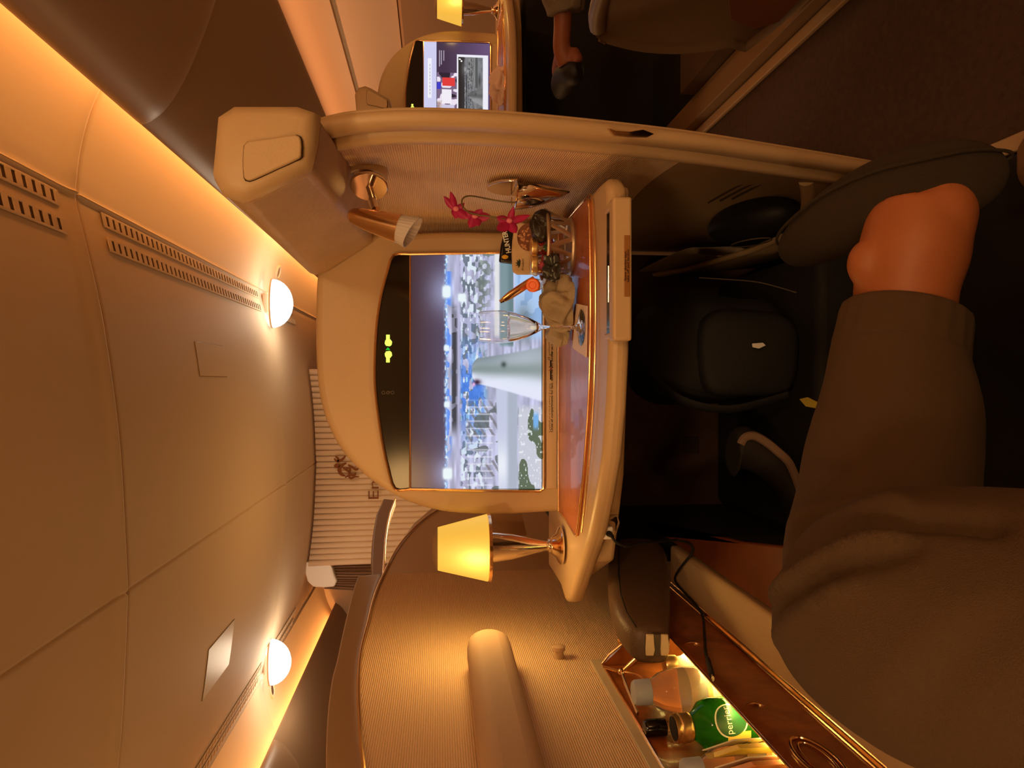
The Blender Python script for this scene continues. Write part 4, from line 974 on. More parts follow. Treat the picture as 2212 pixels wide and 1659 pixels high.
for a in np.linspace(0,PI,17): bp.append(Vector((0.3185,1.145-0.045*math.cos(a),zt+(ztop-zt)*math.sin(a))))
obj('back_plate', MB().prism(bp,(0.004,0,0)), 'chrome', vz, bevel=0.001)
mat('petal_magenta',(0.40,0.010,0.095),0.5,vary=(60,0.35),sub=0.15); mat('petal_pale',(0.75,0.20,0.28),0.5); mat('stem_green',(0.16,0.12,0.035),0.6)
orc=thing('orchid', PY(1110,440,1.12), 'magenta orchid spray leaning out of the wall vase over the snacks', 'flower')
st=smooth_path([PY(1130,436,1.13),PY(1100,437,1.12),PY(1060,431,1.12),PY(1025,424,1.11),PY(1008,424,1.10),PY(998,432,1.09),PY(1000,446,1.08),PY(1012,458,1.07),PY(1030,464,1.06),PY(1060,468,1.05),PY(1092,474,1.05)],5)
obj('stem', MB().tube(st,0.0013,7), 'stem_green', orc)
rr=random.Random(11)
def petal(base, tip, w, curl, m, up):
    base=Vector(base); tip=Vector(tip); d=tip-base; L=d.length; dn=d.normalized(); s=dn.cross(Vector(up)).normalized(); u=s.cross(dn)
    rows=[]
    for i in range(9):
        f=i/8; ww=w*math.sin(PI*min(1,(f*0.92+0.08)))**0.8*(1-0.25*f); row=[]
        for j in range(5):
            g=(j-2)/2; row.append(base+d*f+s*g*ww+u*(curl*L*(f*f)-abs(g)*abs(g)*ww*0.5+rr.uniform(-1,1)*0.0006))
        rows.append(row)
    return obj('petal', MB().loft(rows,closed=False), m, orc, subs=1, solid=0.0007)
def flower(c, tips, Y):
    C=PY(*c,Y)
    for k,(a,b,dy,w) in enumerate(tips): petal(C, PY(a,b,Y+dy), w, rr.uniform(-0.15,0.3), 'petal_magenta', (0.1,-1,0.1))
    m=MB(); m.ball(C+Vector((0,-0.003,0)),0.004,0.004,0.005,n=8); obj('flower_heart', m, 'petal_pale', orc)
flower((985,452),[(958,424,0.0,0.007),(972,412,-.01,0.006),(1004,440,0,0.006),(1012,470,-.01,0.009),(984,474,0.01,0.009)],1.09)
flower((1026,468),[(1014,492,0,0.009),(1042,452,0,0.008),(1060,466,-.01,0.009),(1034,486,-.015,0.008),(1008,458,0.01,0.009)],1.07)
flower((1100,478),[(1072,470,0,0.009),(1110,446,0,0.006),(1146,464,0,0.007),(1072,502,-.01,0.010),(1116,506,-.005,0.009),(1135,470,0.01,0.007)],1.05)

# ================================================================== THINGS ON THE WOOD SHELF
SZ=1+ZS+0.0006
cstr=[PZ(1248,656,ZS),PZ(1271,661,ZS),PZ(1269,772,ZS),PZ(1239,752,ZS)]
mat('coaster_card',(0.78,0.62,0.54),0.7)
co=thing('coaster', sum(cstr,Vector())/4, 'square pale card coaster under the wine glass', 'coaster')
obj('card', MB().prism([Vector((p.x,p.y,SZ+0.0003)) for p in cstr],(0,0,0.0014)), 'coaster_card', co, smooth=False)
cc=sum(cstr,Vector())/4
g0=Vector((0.085,1.087,SZ+0.0022))
wg=thing('wine_glass', g0, 'clear stemmed wine glass half full of white wine on the coaster', 'glass')
prof=[(0,0.0),(0.029,0.0),(0.0292,0.001),(0.020,0.003),(0.008,0.0055),(0.0035,0.010),(0.0026,0.020),(0.0026,0.055),(0.004,0.064),(0.009,0.072),(0.0165,0.088),(0.0228,0.106),(0.0254,0.122),(0.0262,0.135),(0.0252,0.152),(0.0240,0.163),
      (0.0234,0.163),(0.0244,0.152),(0.0254,0.135),(0.0246,0.122),(0.0220,0.1065),(0.0157,0.089),(0.0083,0.0735),(0.0,0.069)]
obj('glass_body', MB().lathe(prof,g0,n=48), 'glass_clear', wg)
mat('wine',(0.98,0.90,0.66),0.0,trans=1.0,ior=1.33)
obj('wine', MB().lathe([(0.0,0.0694),(0.0079,0.0735),(0.0153,0.089),(0.0216,0.1065),(0.0236,0.1165),(0,0.1165)],g0,n=48), 'wine', wg)
# crumpled cloth
def crumple(c, rx, ry, rz, seed, fold, n=44, sc=32):
    mb=MB().ball(c,rx,ry,rz,n=n); out=[]
    for v in mb.v:
        d=(v-Vector(c)); dn=d.normalized(); q=Vector((v.x*sc+seed,v.y*sc,v.z*sc*1.2))
        q=q+mnoise.noise_vector(q*0.6)*1.3
        a=1-abs(mnoise.noise(q))*2.2; b=mnoise.noise(q*2.3)*0.35
        p=v+dn*(a*fold-fold*0.4)+dn*b*fold; p.z=max(p.z,c[2]-rz*0.62 if len(c)>2 else p.z); out.append(p)
    mb.v=out; return mb
mat('cloth_taupe',(0.40,0.31,0.20),0.95,bump=('noise',900,0.7),vary=(700,0.2))
cl=thing('hand_towel', Vector((0.125,1.14,SZ)), 'crumpled taupe hand towel lying between snacks and wine glass', 'towel')
m1=crumple((0.131,1.145,SZ+0.024),0.038,0.033,0.027,3,0.020,n=60,sc=27); m1.v=[Vector((p.x,p.y,max(p.z,SZ+0.0005))) for p in m1.v]
obj('main_fold', m1, 'cloth_taupe', cl, subs=1)
m1=crumple((0.098,1.19,SZ+0.018),0.032,0.026,0.020,8,0.016,n=40,sc=30); m1.v=[Vector((p.x,p.y,max(p.z,SZ+0.0005))) for p in m1.v]
obj('loose_fold', m1, 'cloth_taupe', cl, subs=1)
# woven metal basket
mat('basket_metal',(0.50,0.36,0.25),0.35,0.7)
bc=Vector((0.232,1.185,SZ)); bk=thing('snack_basket', bc, 'round metal basket with cut-out triangle walls holding snacks', 'basket')
rb=[(0.048,0.0),(0.058,0.030),(0.062,0.048)]
def bp_(a,f):
    r=0.046+0.016*f**0.8; return bc+Vector((r*math.cos(a)*0.98,r*math.sin(a)*0.85,0.001+0.046*f))
m_=MB()
n=9
for k in range(n):
    a0=2*PI*k/n; a1=2*PI*(k+0.5)/n; a2=2*PI*(k+1)/n
    for p,q,w in ((bp_(a0,0),bp_(a1,1),0.0045),(bp_(a1,1),bp_(a2,0),0.0045)):
        m_.tube([p.lerp(q,i/5) for i in range(6)],w,6,flat=0.3,up=(p-bc)*Vector((1,1,0)))
m_.tube([bp_(a,1) for a in np.linspace(0,2*PI,49)[:-1]],0.0035,8,closed=True)
m_.tube([bp_(a,0.04) for a in np.linspace(0,2*PI,49)[:-1]],0.0045,8,closed=True)
m_.lathe([(0,0.001),(0.046,0.001),(0.046,0.003),(0,0.003)],bc,n=36,sy=0.86)
obj('lattice', m_, 'basket_metal', bk)
# snack packs
def pack(name,label,pts,Y,th,m,tilt=0.0,cat='snack bag'):
    q=[PY(a,b,Y+tilt*(1160-a)/60) for a,b in pts]; c=sum(q,Vector())/len(q)
    t=thing(name, c, label, cat)
    return obj('pouch', MB().prism(q,(0,th,0)), m, t, bevel=0.004,seg=3)
mat('pack_black',(0.012,0.009,0.007),0.25); mat('pack_kraft',(0.66,0.46,0.26),0.55); mat('nut_brown',(0.22,0.07,0.03),0.5,vary=(120,0.6)); mat('nut_light',(0.55,0.26,0.13),0.5); mat('leaf_ink',(0.02,0.035,0.015),0.6)
t=pack('snack_bag','black snack bag with white capital lettering behind the kraft pack',smooth_px([(1078,566),(1082,530),(1090,497),(1101,486),(1112,484),(1150,486),(1150,568),(1112,570)],1),1.235,0.012,'pack_black')
obj('bag_lettering', text_mb("HUNTER'S", 0.0125, PY(1104,546,1.2335),(0.98,0,0.20),(-0.32,0,0.95),italic=0.15,width=0.046,bold=0.03),'letters_white',t,smooth=False)
mat('lemon_yellow',(0.80,0.45,0.04),0.5)
obj('fruit_print', MB().prism([PY(1091+7*math.sin(a),555+4.5*math.cos(a),1.2338) for a in np.linspace(0,2*PI,17)[:-1]],(0,0.0006,0)), 'lemon_yellow', t, smooth=False)
t=pack('nut_pack','kraft coloured nut packet with rounded corners, nut picture and leaf mark',smooth_px([(1108,586),(1106,540),(1110,500),(1115,484),(1128,480),(1150,488),(1166,500),(1166,590),(1150,592),(1118,592)],2),1.205,0.012,'pack_kraft')
ns=MB(); rr=random.Random(2)
win=[PY(1143+26*math.cos(a),512+30*math.sin(a),1.2035) for a in np.linspace(0,2*PI,25)[:-1]]
obj('picture_window', MB().prism(win,(0,0.0012,0)), 'nut_brown', t, smooth=False)
for k in range(34):
    a=rr.uniform(0,2*PI); r=rr.uniform(0,1)**0.5; px,py=1143+22*r*math.cos(a),512+26*r*math.sin(a)
    ns.ball(PY(px,py,1.2032),0.0032,0.0008,0.0018,n=6,rot=Matrix.Rotation(rr.uniform(0,PI),3,'Y'))
o=obj('printed_nuts', ns, 'nut_light', t); o['kind']='stuff'
lf=MB()
for a in (-1.1,-0.5,0.1,0.7,1.3):
    b=PY(1124,569,1.2035); tip=b+Vector((0.009*math.sin(a),0,0.009*math.cos(a))); s=Vector((math.cos(a),0,-math.sin(a)))*0.0016
    lf.add([b,b.lerp(tip,0.5)+s,tip,b.lerp(tip,0.5)-s],[(0,1,2,3)])
obj('leaf_mark', lf, 'leaf_ink', t, smooth=False, normals=False)
obj('printed_word', text_mb('Product', 0.005, PY(1131,584,1.2035),(1,0,0),(0,0,1),width=0.020),'label_ink',t,smooth=False)
obj('printed_word', text_mb('premium selection', 0.0035, PY(1121,524,1.2035),(1,0,0),(0,0,1),width=0.022),'label_ink',t,smooth=False)
# candy jars with gold lids
mat('candy_red',(0.45,0.03,0.02),0.3,vary=(90,0.8)); mat('candy_pink',(0.80,0.08,0.16),0.3); mat('candy_orange',(0.65,0.16,0.03),0.3); mat('candy_green',(0.03,0.16,0.08),0.3)
for k,(px,py,Y,lb) in enumerate(((1172,572,1.165,'small candy jar with gold lid, nearer the orange cap'),(1172,536,1.175,'small candy jar with gold lid, in front of the nut picture'))):
    p=PY(px,py,Y); r=0.0165; t=thing('candy_jar', p, lb, 'jar')
    z=p.z
    obj('jar_glass', MB().lathe([(0,-0.018),(r,-0.018),(r*1.05,-0.014),(r*1.05,0.008),(r*0.9,0.012)],p,n=28), 'glass_clear', t)
    obj('lid', MB().lathe([(r*0.9,0.010),(r*1.0,0.010),(r*1.04,0.013),(r*1.0,0.015),(r*1.04,0.018),(r*1.0,0.020),(r*0.9,0.021),(0,0.021)],p,n=32), 'cap_gold', t)
    for j in range(7):
        a=j*0.9+k; q=p+Vector((0.009*math.cos(a),0.009*math.sin(a),-0.012+0.0075*(j%3)))
        obj('candy', MB().ball(q,0.0052,n=8), ('candy_red','candy_pink','candy_orange','candy_green')[(j+k*3)%4], t)
# dark dates pouch at the right
mat('pouch_dark',(0.030,0.020,0.013),0.3)
o=crumple(tuple(PY(1172,490,1.16)),0.026,0.016,0.020,5,0.006,n=24,sc=50); o=obj('chocolate_pouch',o,'pouch_dark',subs=1); tag(o,'dark brown glossy pouch bulging at the right side of the metal basket','pouch')
mat('wrapper_silver',(0.06,0.06,0.055),0.25,0.5,vary=(40,0.7))
o=crumple(tuple(PY(1196,578,1.11)),0.017,0.010,0.015,15,0.012,n=26,sc=70); o=obj('foil_wrapper',o,'wrapper_silver'); tag(o,'crumpled silver-black foil wrapper hanging over the basket rim','wrapper')
# orange capped tube and wrapped bar
mat('cap_orange',(0.90,0.16,0.02),0.4)
c=PY(1151,616,1.10); ax=(Vector((-0.15,-1,0.25))).normalized()
t=thing('small_bottle', c, 'small bottle lying on the snacks, its orange cap facing the viewer', 'bottle')
obj('orange_cap', MB().lathe([(0,0.0045),(0.005,0.0045),(0.006,0.006),(0.0095,0.006),(0.011,0.0045),(0.0112,-0.010),(0.009,-0.012)],c,n=36,axis=ax), 'cap_orange', t)
obj('bottle_body', MB().lathe([(0.008,-0.010),(0.010,-0.018),(0.0105,-0.060),(0,-0.062)],c,n=24,axis=ax), 'bottle_clear', t)
a=PY(1088,647,1.12); b=PY(1155,603,1.125)
t=thing('wrapped_bar', (a+b)/2, 'slim copper foil wrapped bar sticking up left of the orange cap', 'snack bar')
obj('wrapper', MB().tube([a.lerp(b,f) for f in (0,0.08,0.2,0.5,0.8,1)],[0.0045,0.0055,0.0065,0.007,0.007,0.006],10,flat=0.45,up=(0,1,0)), 'rose_chrome', t)
obj('foil_end', MB().tube([a,a+(a-b)*0.12],[0.005,0.003],6,flat=0.2,up=(0,1,0)), 'chrome', t)
# ================================================================== FOOTWELL
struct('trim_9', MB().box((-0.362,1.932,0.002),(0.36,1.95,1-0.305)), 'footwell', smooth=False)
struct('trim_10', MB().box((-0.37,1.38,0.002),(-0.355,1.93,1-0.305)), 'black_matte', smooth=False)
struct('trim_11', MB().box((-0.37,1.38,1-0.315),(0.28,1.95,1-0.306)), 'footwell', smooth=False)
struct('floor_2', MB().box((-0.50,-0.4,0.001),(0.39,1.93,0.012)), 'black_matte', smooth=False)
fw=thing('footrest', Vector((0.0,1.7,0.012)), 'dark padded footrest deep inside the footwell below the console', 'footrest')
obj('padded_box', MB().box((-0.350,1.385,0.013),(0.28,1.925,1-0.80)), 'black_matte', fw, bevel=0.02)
mat('label_dim',(0.035,0.015,0.008),0.6)
for px,py,w,h in ((1345,960,0.03,0.03),(1492,962,0.045,0.045)):
    c=PY(px,py,1.928); o=obj('wall_plate', MB().box((c.x-w/2,1.926,c.z-h/2),(c.x+w/2,1.929,c.z+h/2)), 'label_dim', smooth=False); tag(o,'faint dark square plate on the footwell back wall, %s'%('just under the console edge' if w<0.04 else 'the larger, farther down'),'plate')
# backpack
mat('bag_black',(0.012,0.010,0.010),0.75,bump=('noise',200,0.4))
bp=thing('backpack', V(0.06,1.45,-0.80), 'black backpack stowed in the footwell below the table drawer', 'bag')
def sq(c,rx,ry,rz,e=0.55,n=10,seed=1,amp=0.008):
    mb=MB().ball((0,0,0),1,1,1,n=n); out=[]
    for v in mb.v:
        f=lambda t:abs(t)**e*math.copysign(1,t); p=Vector((f(v.x)*rx,f(v.y)*ry,f(v.z)*rz))+Vector(c); out.append(wobble(p,amp,9,seed))
    mb.v=out; return mb
obj('body', sq((0.07,1.58,1-0.625),0.125,0.13,0.165,n=16,amp=0.014), 'bag_black', bp)
obj('front_pocket', sq((0.06,1.45,1-0.67),0.095,0.035,0.11,n=12,seed=4,amp=0.008), 'bag_black', bp)
obj('shoulder_strap', MB().tube(smooth_path([V(0.02,1.50,-0.47),V(-0.04,1.44,-0.52),V(-0.06,1.42,-0.62),V(-0.03,1.40,-0.74)],5),0.012,8,flat=0.35), 'bag_black', bp)
obj('zip_line', MB().tube(smooth_path([PY(1510,600,1.42),PY(1560,603,1.42),PY(1640,610,1.41),PY(1720,632,1.40)],5),0.0013,6), 'zip_dark', bp)
obj('white_tag', MB().prism([PY(1625,742,1.40),PY(1648,740,1.40),PY(1655,746,1.40),PY(1640,753,1.40),PY(1626,750,1.40)],(0,0.002,0)), 'white_plastic', bp, bevel=0.001)
# sneaker
mat('shoe_dark',(0.03,0.022,0.018),0.7); mat('shoe_sole',(0.30,0.18,0.12),0.6)
sh=thing('sneaker', PY(1680,1000,1.5), 'dark sneaker with pale curved sole edge in the dim footwell', 'shoe')
pts=[(1600,960),(1610,945),(1630,942),(1655,955),(1680,975),(1705,1000),(1722,1040),(1735,1080)]
P=smooth_path([PY(a,b,1.46) for a,b in pts],4)
obj('upper', MB().loft([[p+Vector((-0.05*math.sin(t)-0.03,0.045+0.045*math.cos(t),0.0)) for t in np.linspace(0,2*PI,17)[:-1]] for p in P]), 'shoe_dark', sh, subs=1)
obj('sole', MB().tube(P,0.007,8,flat=1.4), 'shoe_sole', sh)
# yellow tag in the dark
o=obj('yellow_card', MB().prism([PZ(a,b,-0.7985) for a,b in ((1728,862),(1746,858),(1770,870),(1764,882),(1742,878))],(0,0,0.002)),'pack_yellow',bevel=0.0005); tag(o,'small dull yellow card in the dark footwell beside the trouser leg','card')
# headphone pouch and magazine in the side pocket
mat('pouch_black',(0.006,0.005,0.008),0.6)
hp=MB(); c=PX(1632,468,0.335); hp.ball((0,0,0),0.044,0.115,0.062,n=16)
R_=Matrix.Rotation(0.30,3,'X'); hp.v=[c+Vector((-0.006,0.02,0))+R_@v for v in hp.v]
o=thing('headphone_pouch', c, 'black oval headphone pouch in the side pocket of the aisle panel','pouch'); obj('shell', hp, 'pouch_black', o)
obj('zip', MB().tube([c+Vector((-0.049,0.02,0))+R_@Vector((0,0.05*math.cos(t),0.028*math.sin(t))) for t in np.linspace(0,2*PI,33)[:-1]],0.0013,6,closed=True),'zip_dark',o)
mat('paper',(0.55,0.45,0.36),0.6)
mg=thing('magazine', PX(1480,560,0.32), 'open magazine with curled page edges in the side pocket beside the pouch','magazine')
for k in range(6):
    a=smooth_path([PX(1372,594-k,0.312),PX(1440,570-k*3,0.315),PX(1490,540-k*2+6,0.318),PX(1520,541-k*2+8,0.32),PX(1560,548-k+4,0.322)],4)
    obj('page', MB().loft([a,[p+Vector((0.006,0.004,-0.10)) for p in a]],closed=False), 'paper', mg, solid=0.0012)

# own seat
mat('seat_leather',(0.15,0.10,0.06),0.55,bump=('noise',150,0.25))
se=thing('seat', V(0,0.1,-1), 'own brown leather seat, its leg rest showing below the crossed foot', 'seat')
obj('cushion', MB().box((-0.30,-0.35,1-0.78),(0.27,0.46,1-0.60)), 'seat_leather', se, bevel=0.04, seg=5)
obj('backrest', MB().prism([V(-0.30,-0.34,-0.60),V(0.27,-0.34,-0.60),V(0.27,-0.62,0.10),V(-0.30,-0.62,0.10)],(0,-0.14,0)), 'seat_leather', se, bevel=0.04, seg=5)
obj('leg_rest', MB().prism([V(-0.27,0.50,-0.64),V(0.24,0.50,-0.64),V(0.24,0.80,-0.86),V(-0.27,0.80,-0.86)],(0,-0.05,-0.07)), 'seat_leather', se, bevel=0.03, seg=5)
obj('side_shell', MB().prism([V(0.285,-0.35,-0.62),V(0.285,0.55,-0.66),V(0.285,0.98,-0.88),V(0.285,0.98,-0.985),V(0.285,-0.35,-0.985)],(0.09,0,0)), 'seat_beige_dark', se, bevel=0.03, seg=5)
obj('base', MB().box((-0.29,-0.35,0.013),(0.27,0.42,1-0.79)), 'black_matte', se, smooth=False)

# ================================================================== THE PHOTOGRAPHER'S LEGS
mat('jogger_grey',(0.082,0.047,0.023),0.95,bump=('noise',1100,0.5),vary=(900,0.12))
mat('skin',(0.38,0.125,0.045),0.5,sub=0.12,bump=('noise',300,0.12),vary=(25,0.08))
mat('slipper_grey',(0.030,0.019,0.011),0.95,bump=('noise',900,0.6))
pr_=thing('person', V(0,0.05,-0.60), 'person seated, grey jogger leg crossed over the other knee, bare ankle in a dark slipper', 'person')
def limb(P,R,n=28,flat=1.0,up=None):
    P=[Vector(p) for p in P]; k=8; SP=smooth_path(P,k); SR=[p.x for p in smooth_path([Vector((r,0,0)) for r in R],k)]
    return MB().tube(SP,SR,n,flat=flat,up=up)
def baked(mb_list, voxel, smooth=6):
    mb=MB()
    for b in mb_list: mb.add(b.v,b.f)
    me=bpy.data.meshes.new('tmp'); me.from_pydata(mb.v,[],mb.f)
    o=bpy.data.objects.new('tmp',me); COL.objects.link(o)
    bm=bmesh.new(); bm.from_mesh(me); bmesh.ops.recalc_face_normals(bm,faces=bm.faces); bm.to_mesh(me); bm.free()
    r=o.modifiers.new('r','REMESH'); r.mode='VOXEL'; r.voxel_size=voxel
    s=o.modifiers.new('s','SMOOTH'); s.factor=0.5; s.iterations=smooth
    dg=bpy.context.evaluated_depsgraph_get(); me2=bpy.data.meshes.new_from_object(o.evaluated_get(dg)); bpy.data.objects.remove(o); bpy.data.meshes.remove(me)
    return me2
HIP=V(0.02,-0.05,-0.50); KN=V(-0.165,0.475,-0.312); ANK=V(0.02,0.635,-0.452)
thigh=limb([HIP,V(-0.075,0.14,-0.46),V(-0.143,0.32,-0.39),V(-0.163,0.43,-0.332),V(-0.174,0.50,-0.317)],[0.100,0.096,0.090,0.092,0.074])
calf=limb([V(-0.176,0.510,-0.345),V(-0.160,0.545,-0.368),V(-0.105,0.60,-0.412),V(-0.04,0.625,-0.438),V(0.02,0.638,-0.450),V(0.060,0.645,-0.462)],[0.060,0.076,0.076,0.073,0.063,0.056])
hips=limb([V(-0.16,-0.12,-0.50),V(0,-0.14,-0.49),V(0.16,-0.12,-0.50)],[0.11,0.13,0.11])
thigh2=limb([V(0.10,-0.05,-0.51),V(0.13,0.20,-0.52),V(0.16,0.42,-0.53),V(0.165,0.50,-0.55)],[0.105,0.095,0.075,0.062])
shin2=limb([V(0.165,0.50,-0.56),V(0.165,0.55,-0.66),V(0.16,0.60,-0.80),V(0.16,0.64,-0.90)],[0.065,0.068,0.060,0.055])
me=baked([thigh,calf,hips,thigh2,shin2],0.0062,7)
# sculpt cloth folds: shallow ridges along curves over the cloth (image coordinates only serve to find the spot)
folds=[([(1690,1215),(1745,1175),(1830,1140),(1930,1125),(2040,1120),(2150,1125)],-16,15),
       ([(1668,1290),(1720,1240),(1800,1195),(1890,1165),(1955,1170)],12,13),
       ([(1664,1345),(1700,1300),(1780,1250),(1860,1215),(1940,1195),(1975,1180)],-13,12),
       ([(1672,1400),(1690,1345),(1750,1300),(1840,1260)],9,20),
       ([(1700,1135),(1760,1105),(1850,1095),(1950,1085)],8,20),
       ([(1700,1180),(1750,1150),(1830,1112)],-7,14),
       ([(1760,900),(1830,930),(1900,1000)],3,26),([(1850,735),(1930,722),(2010,735),(2090,765)],2.5,10),([(1870,770),(1900,900),(1930,1020),(1935,1100)],-1.2,6),
       ([(2080,1300),(1960,1400),(1880,1500)],2.5,40),([(2180,1330),(2060,1450),(1980,1560)],-2.5,40),([(1800,1020),(1880,1040),(1960,1100)],3,22)]
def seg_d(px,py,L):
    best=1e9
    for (x0,y0),(x1,y1) in zip(L,L[1:]):
        dx,dy=x1-x0,y1-y0; t=max(0,min(1,((px-x0)*dx+(py-y0)*dy)/(dx*dx+dy*dy+1e-9)))
        d=math.hypot(px-x0-t*dx,py-y0-t*dy); 
        e=min(1,(t*1.0+ (0 if (x0,y0)==L[0] else 1))*2.2)*1.0
        best=min(best,d)
    return best
nn=[v.normal.copy() for v in me.vertices]
for v,nv in zip(me.vertices,nn):
    p=v.co; disp=mnoise.noise(p*11)*0.004+mnoise.noise(p*28)*0.0010
    if p.y>0.12:
        px,py=proj(p)
        if 1500<px<2500 and nv.dot(EYE-p)>-0.02:
            for L,a,w in folds:
                if px<min(q[0] for q in L)-60 or py<min(q[1] for q in L)-60 or py>max(q[1] for q in L)+60: continue
                d=seg_d(px,py,L)
                if d<3*w: disp+=a*0.00095*math.exp(-(d/w)**2)
    fc=max(0.0,min(1.0,(nv.dot((EYE-p).normalized())-0.05)*2.6)); b0=mnoise.noise(p*11)*0.004+mnoise.noise(p*28)*0.0010
    v.co=p+nv*(b0+(disp-b0)*fc)
# cuff: elastic ribs round the hem
me.materials.append(MATS['jogger_grey'])
me.polygons.foreach_set('use_smooth',[True]*len(me.polygons))
for v in me.vertices: v.co -= OFF[pr_.name]
tr=link('trousers', me, pr_); sm_=tr.modifiers.new('smooth','SMOOTH'); sm_.factor=0.5; sm_.iterations=4; OFF[tr.name]=OFF[pr_.name]
cu=[]
cax=(V(0.075,0.648,-0.466)-V(0.028,0.640,-0.452)).normalized()
c0=V(0.024,0.638,-0.451)
mb=MB(); rings=[]
u=Vector((0,0,1)); u=(u-cax*u.dot(cax)).normalized(); w=cax.cross(u)
for h,r in ((-0.002,0.0600),(0.004,0.0630),(0.012,0.0615),(0.030,0.0605),(0.043,0.0605),(0.047,0.0585),(0.045,0.052),(0.02,0.048)):
    rings.append([c0+cax*h+(u*math.cos(2*PI*i/80)*1.0+w*math.sin(2*PI*i/80)*0.95)*(r+0.0009*math.sin(i*PI/2)*(1 if 0.01<h<0.045 else 0)) for i in range(80)])
mb.loft(rings,caps=False); obj('cuff', mb, 'jogger_grey', pr_, subs=1)
# bare ankle and foot, one continuous surface
HEEL=V(0.190,0.605,-0.500); BALL=V(0.165,0.775,-0.462); TOE=V(0.155,0.855,-0.443)
sk=limb([V(0.02,0.640,-0.452),V(0.060,0.643,-0.460),V(0.095,0.642,-0.462),V(0.130,0.642,-0.470),V(0.168,0.648,-0.480)],[0.044,0.0455,0.047,0.050,0.046])
heel=limb([V(0.13,0.625,-0.48),V(0.165,0.63,-0.487),V(0.185,0.64,-0.490)],[0.030,0.034,0.026])
foot=limb([V(0.170,0.65,-0.482),V(0.174,0.70,-0.474),V(0.174,0.76,-0.464),V(0.170,0.81,-0.453)],[0.026,0.024,0.022,0.014])
mal=MB().ball(V(0.116,0.645,-0.4205),0.024,0.018,0.016,n=10)
mal2=MB().ball(V(0.100,0.640,-0.505),0.018,0.014,0.012,n=10)
me=baked([sk,heel,foot,mal,mal2],0.004,8); me.materials.append(MATS['skin']); me.polygons.foreach_set('use_smooth',[True]*len(me.polygons))
for v in me.vertices: v.co -= OFF[pr_.name]
o=link('foot', me, pr_); OFF[o.name]=OFF[pr_.name]
# slipper: sole faces the aisle; heel nearest, toe far
A=[PY(2142,352,0.602),PY(2125,360,0.604),PY(2080,375,0.612),PY(2010,392,0.635),PY(1935,415,0.665),PY(1860,448,0.705),PY(1800,485,0.75),PY(1752,518,0.80),PY(1722,540,0.84),PY(1708,552,0.855)]
hw=[0.014,0.030,0.042,0.047,0.046,0.045,0.043,0.038,0.028,0.013]; th=[0.012,0.024,0.036,0.040,0.040,0.038,0.034,0.028,0.020,0.010]
rings=[]
for k,(c,h,t) in enumerate(zip(A,hw,th)):
    rings.append([c+Vector((t*math.cos(a)*(1.0 if math.cos(a)>0 else 1.15),0.10*t*math.cos(a),h*math.sin(a))) for a in np.linspace(0,2*PI,25)[:-1]])
obj('slipper', MB().loft([ [p for p in r] for r in rings]), 'slipper_grey', pr_, subs=2)
sol=[c+Vector((0.030*0+t*0.98,0,0)) for c,t in zip(A,th)]
edge=[c+Vector((0.012,0,h*0.98)) for c,h in zip(A,hw)]+[c+Vector((0.012,0,-h*0.98)) for c,h in reversed(list(zip(A,hw)))]
obj('slipper_sole_edge', MB().tube(smooth_path(edge,3,closed=True),0.0018,8,closed=True), 'slipper_grey', pr_)
# other foot on the floor side (under the leg, barely seen)
sk2=limb([V(0.16,0.63,-0.86),V(0.158,0.66,-0.93),V(0.155,0.72,-0.960)],[0.042,0.042,0.036]); ft2=limb([V(0.155,0.63,-0.945),V(0.153,0.72,-0.955),V(0.15,0.82,-0.962),V(0.15,0.87,-0.966)],[0.036,0.040,0.034,0.018])
me=baked([sk2,ft2],0.006,5); me.materials.append(MATS['skin']); me.polygons.foreach_set('use_smooth',[True]*len(me.polygons))
for v in me.vertices: v.co -= OFF[pr_.name]
link('foot', me, pr_)

# ================================================================== ACROSS THE AISLE
mat('side_brown',(0.16,0.105,0.06),0.5)
ns_=thing('seat', V(1.0,1.4,-1), 'rounded brown side of the seat across the aisle at the top edge', 'seat')
def prof_ring(x,ins):
    base=[(0.6,-0.40),(1.50,-0.385),(1.68,-0.39),(1.735,-0.41),(1.765,-0.46),(1.79,-0.55),(1.785,-0.66),(1.74,-0.76),(1.66,-0.83),(0.6,-0.86)]
    c=(1.2,-0.62); return [V(x,c[0]+(y-c[0])*ins,c[1]+(z-c[1])*ins) for y,z in base]
R2=lambda x,ins:[p for p in smooth_path(prof_ring(x,ins),3,closed=True)]
obj('side_shell', MB().loft([R2(0.885,0.965),R2(0.872,0.985),R2(0.868,1.0),R2(0.93,1.0)]), 'side_brown', ns_, angle=60)
mat('orange_wood',(0.16,0.055,0.018),0.4)
obj('wood_inset', MB().prism([V(0.8665,y,z) for y,z in ((0.6,-0.66),(1.40,-0.60),(1.60,-0.70),(1.64,-0.78),(1.60,-0.82),(0.6,-0.85))],(0.002,0,0)), 'orange_wood', ns_, bevel=0.001)
obj('arm_cap', MB().tube(smooth_path([V(0.895,0.6,-0.375),V(0.892,1.3,-0.370),V(0.885,1.6,-0.380),V(0.882,1.70,-0.40)],4),0.022,12), 'side_brown', ns_)
obj('metal_catch', MB().tube([V(0.868,1.738,-0.412),V(0.869,1.752,-0.43)],0.004,8), 'chrome', ns_)
obj('cushion', MB().box((0.935,0.5,1-0.75),(1.50,1.55,1-0.56)), 'seat_leather', ns_, bevel=0.04)
obj('plinth', MB().box((0.99,0.4,0.0),(1.50,1.75,1-0.86)), 'dark_plinth', ns_, smooth=False)
struct('trim_15', MB().box((1.065,1.76,0.012),(1.30,2.5,0.10)), 'dark_plinth', smooth=False)
struct('trim_12', MB().box((0.84,3.10,0.002),(2.20,3.12,1-0.30)), 'black_matte', smooth=False)
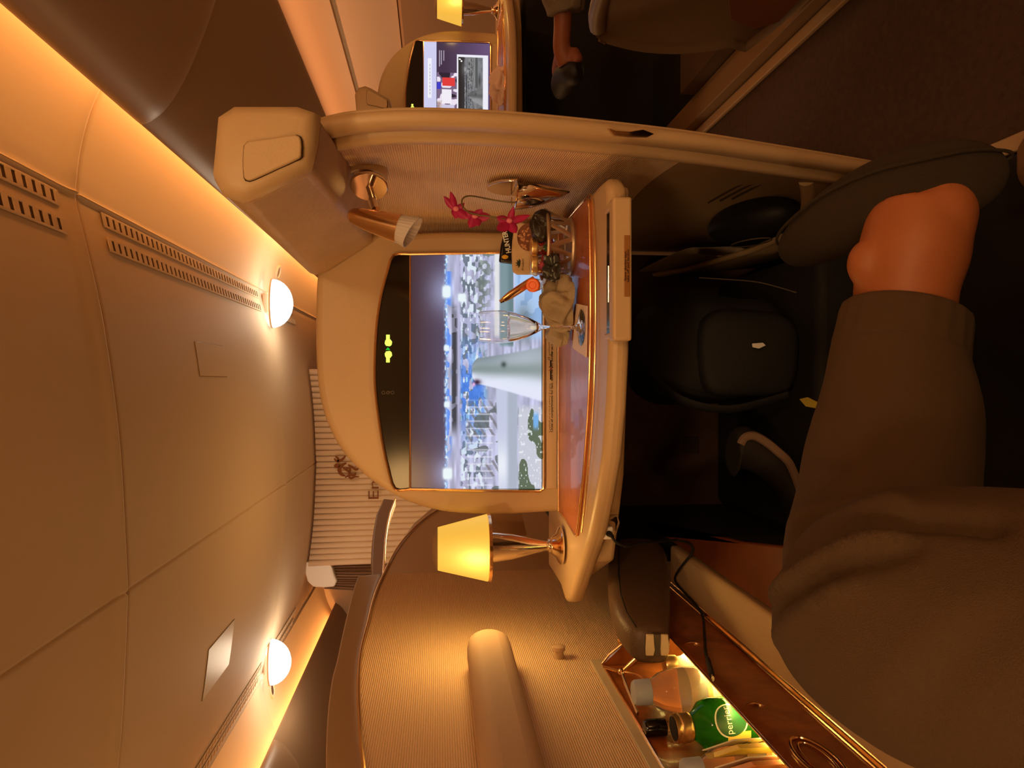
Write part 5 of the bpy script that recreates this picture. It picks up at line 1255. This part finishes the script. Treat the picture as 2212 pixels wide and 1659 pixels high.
struct('trim_13', MB().box((0.80,2.62,0.002),(0.81,3.10,1-0.32)), 'black_matte', smooth=False)
struct('trim_14', MB().box((0.82,2.55,1-0.33),(1.60,3.10,1-0.322)), 'black_matte', smooth=False)
struct('floor_3', MB().box((1.07,1.8,0.001),(1.60,3.10,0.012)), 'black_matte', smooth=False)
# neighbour's leg: pale gathered hem, bare ankle, dark slipper
np_=thing('person', V(1.15,1.9,-0.45), 'person across the aisle, only a pale gathered trouser hem and bare ankle visible', 'person')
mat('trouser_pale',(0.16,0.125,0.09),0.95,bump=('noise',300,0.6))
PA=lambda a,b,Y:PY(a,b,Y)
lg=limb([PA(1200,-330,1.75),PA(1205,-180,1.85),PA(1212,-60,1.93),PA(1222,30,1.97)],[0.10,0.085,0.075,0.050],n=32)
lg.v=[wobble(wobble(p,0.010,38,2),0.006,80,5) for p in lg.v]; obj('trousers', lg, 'trouser_pale', np_, subs=1)
mat('skin_far',(0.22,0.065,0.030),0.55,sub=0.1)
a1=limb([PA(1217,10,1.96),PA(1215,60,1.98),PA(1214,105,1.99),PA(1226,138,2.0)],[0.028,0.0255,0.026,0.030])
a2=limb([PA(1236,112,1.99),PA(1243,128,1.98),PA(1247,138,1.98)],[0.020,0.022,0.018])
a3=limb([PA(1218,120,2.02),PA(1212,150,2.08),PA(1210,170,2.14)],[0.028,0.028,0.022])
me=baked([a1,a2,a3],0.004,6); me.materials.append(MATS['skin_far']); me.polygons.foreach_set('use_smooth',[True]*len(me.polygons))
for v in me.vertices: v.co -= OFF[np_.name]
link('foot', me, np_)
s4=limb([PA(1252,152,1.975),PA(1240,156,1.99),PA(1225,160,2.05),PA(1215,182,2.12),PA(1210,200,2.18)],[0.022,0.034,0.038,0.036,0.022])
obj('slipper', s4, 'pouch_black', np_)
# their crumpled tissue on the shelf
o=crumple(tuple(PY(1078,185,2.42)),0.060,0.05,0.030,21,0.022,n=26,sc=22); mat('tissue',(0.78,0.58,0.52),0.9)
o=obj('tissue',o,'tissue',subs=1); tag(o,'crumpled pinkish tissue in front of the neighbour\'s menu screen','tissue')
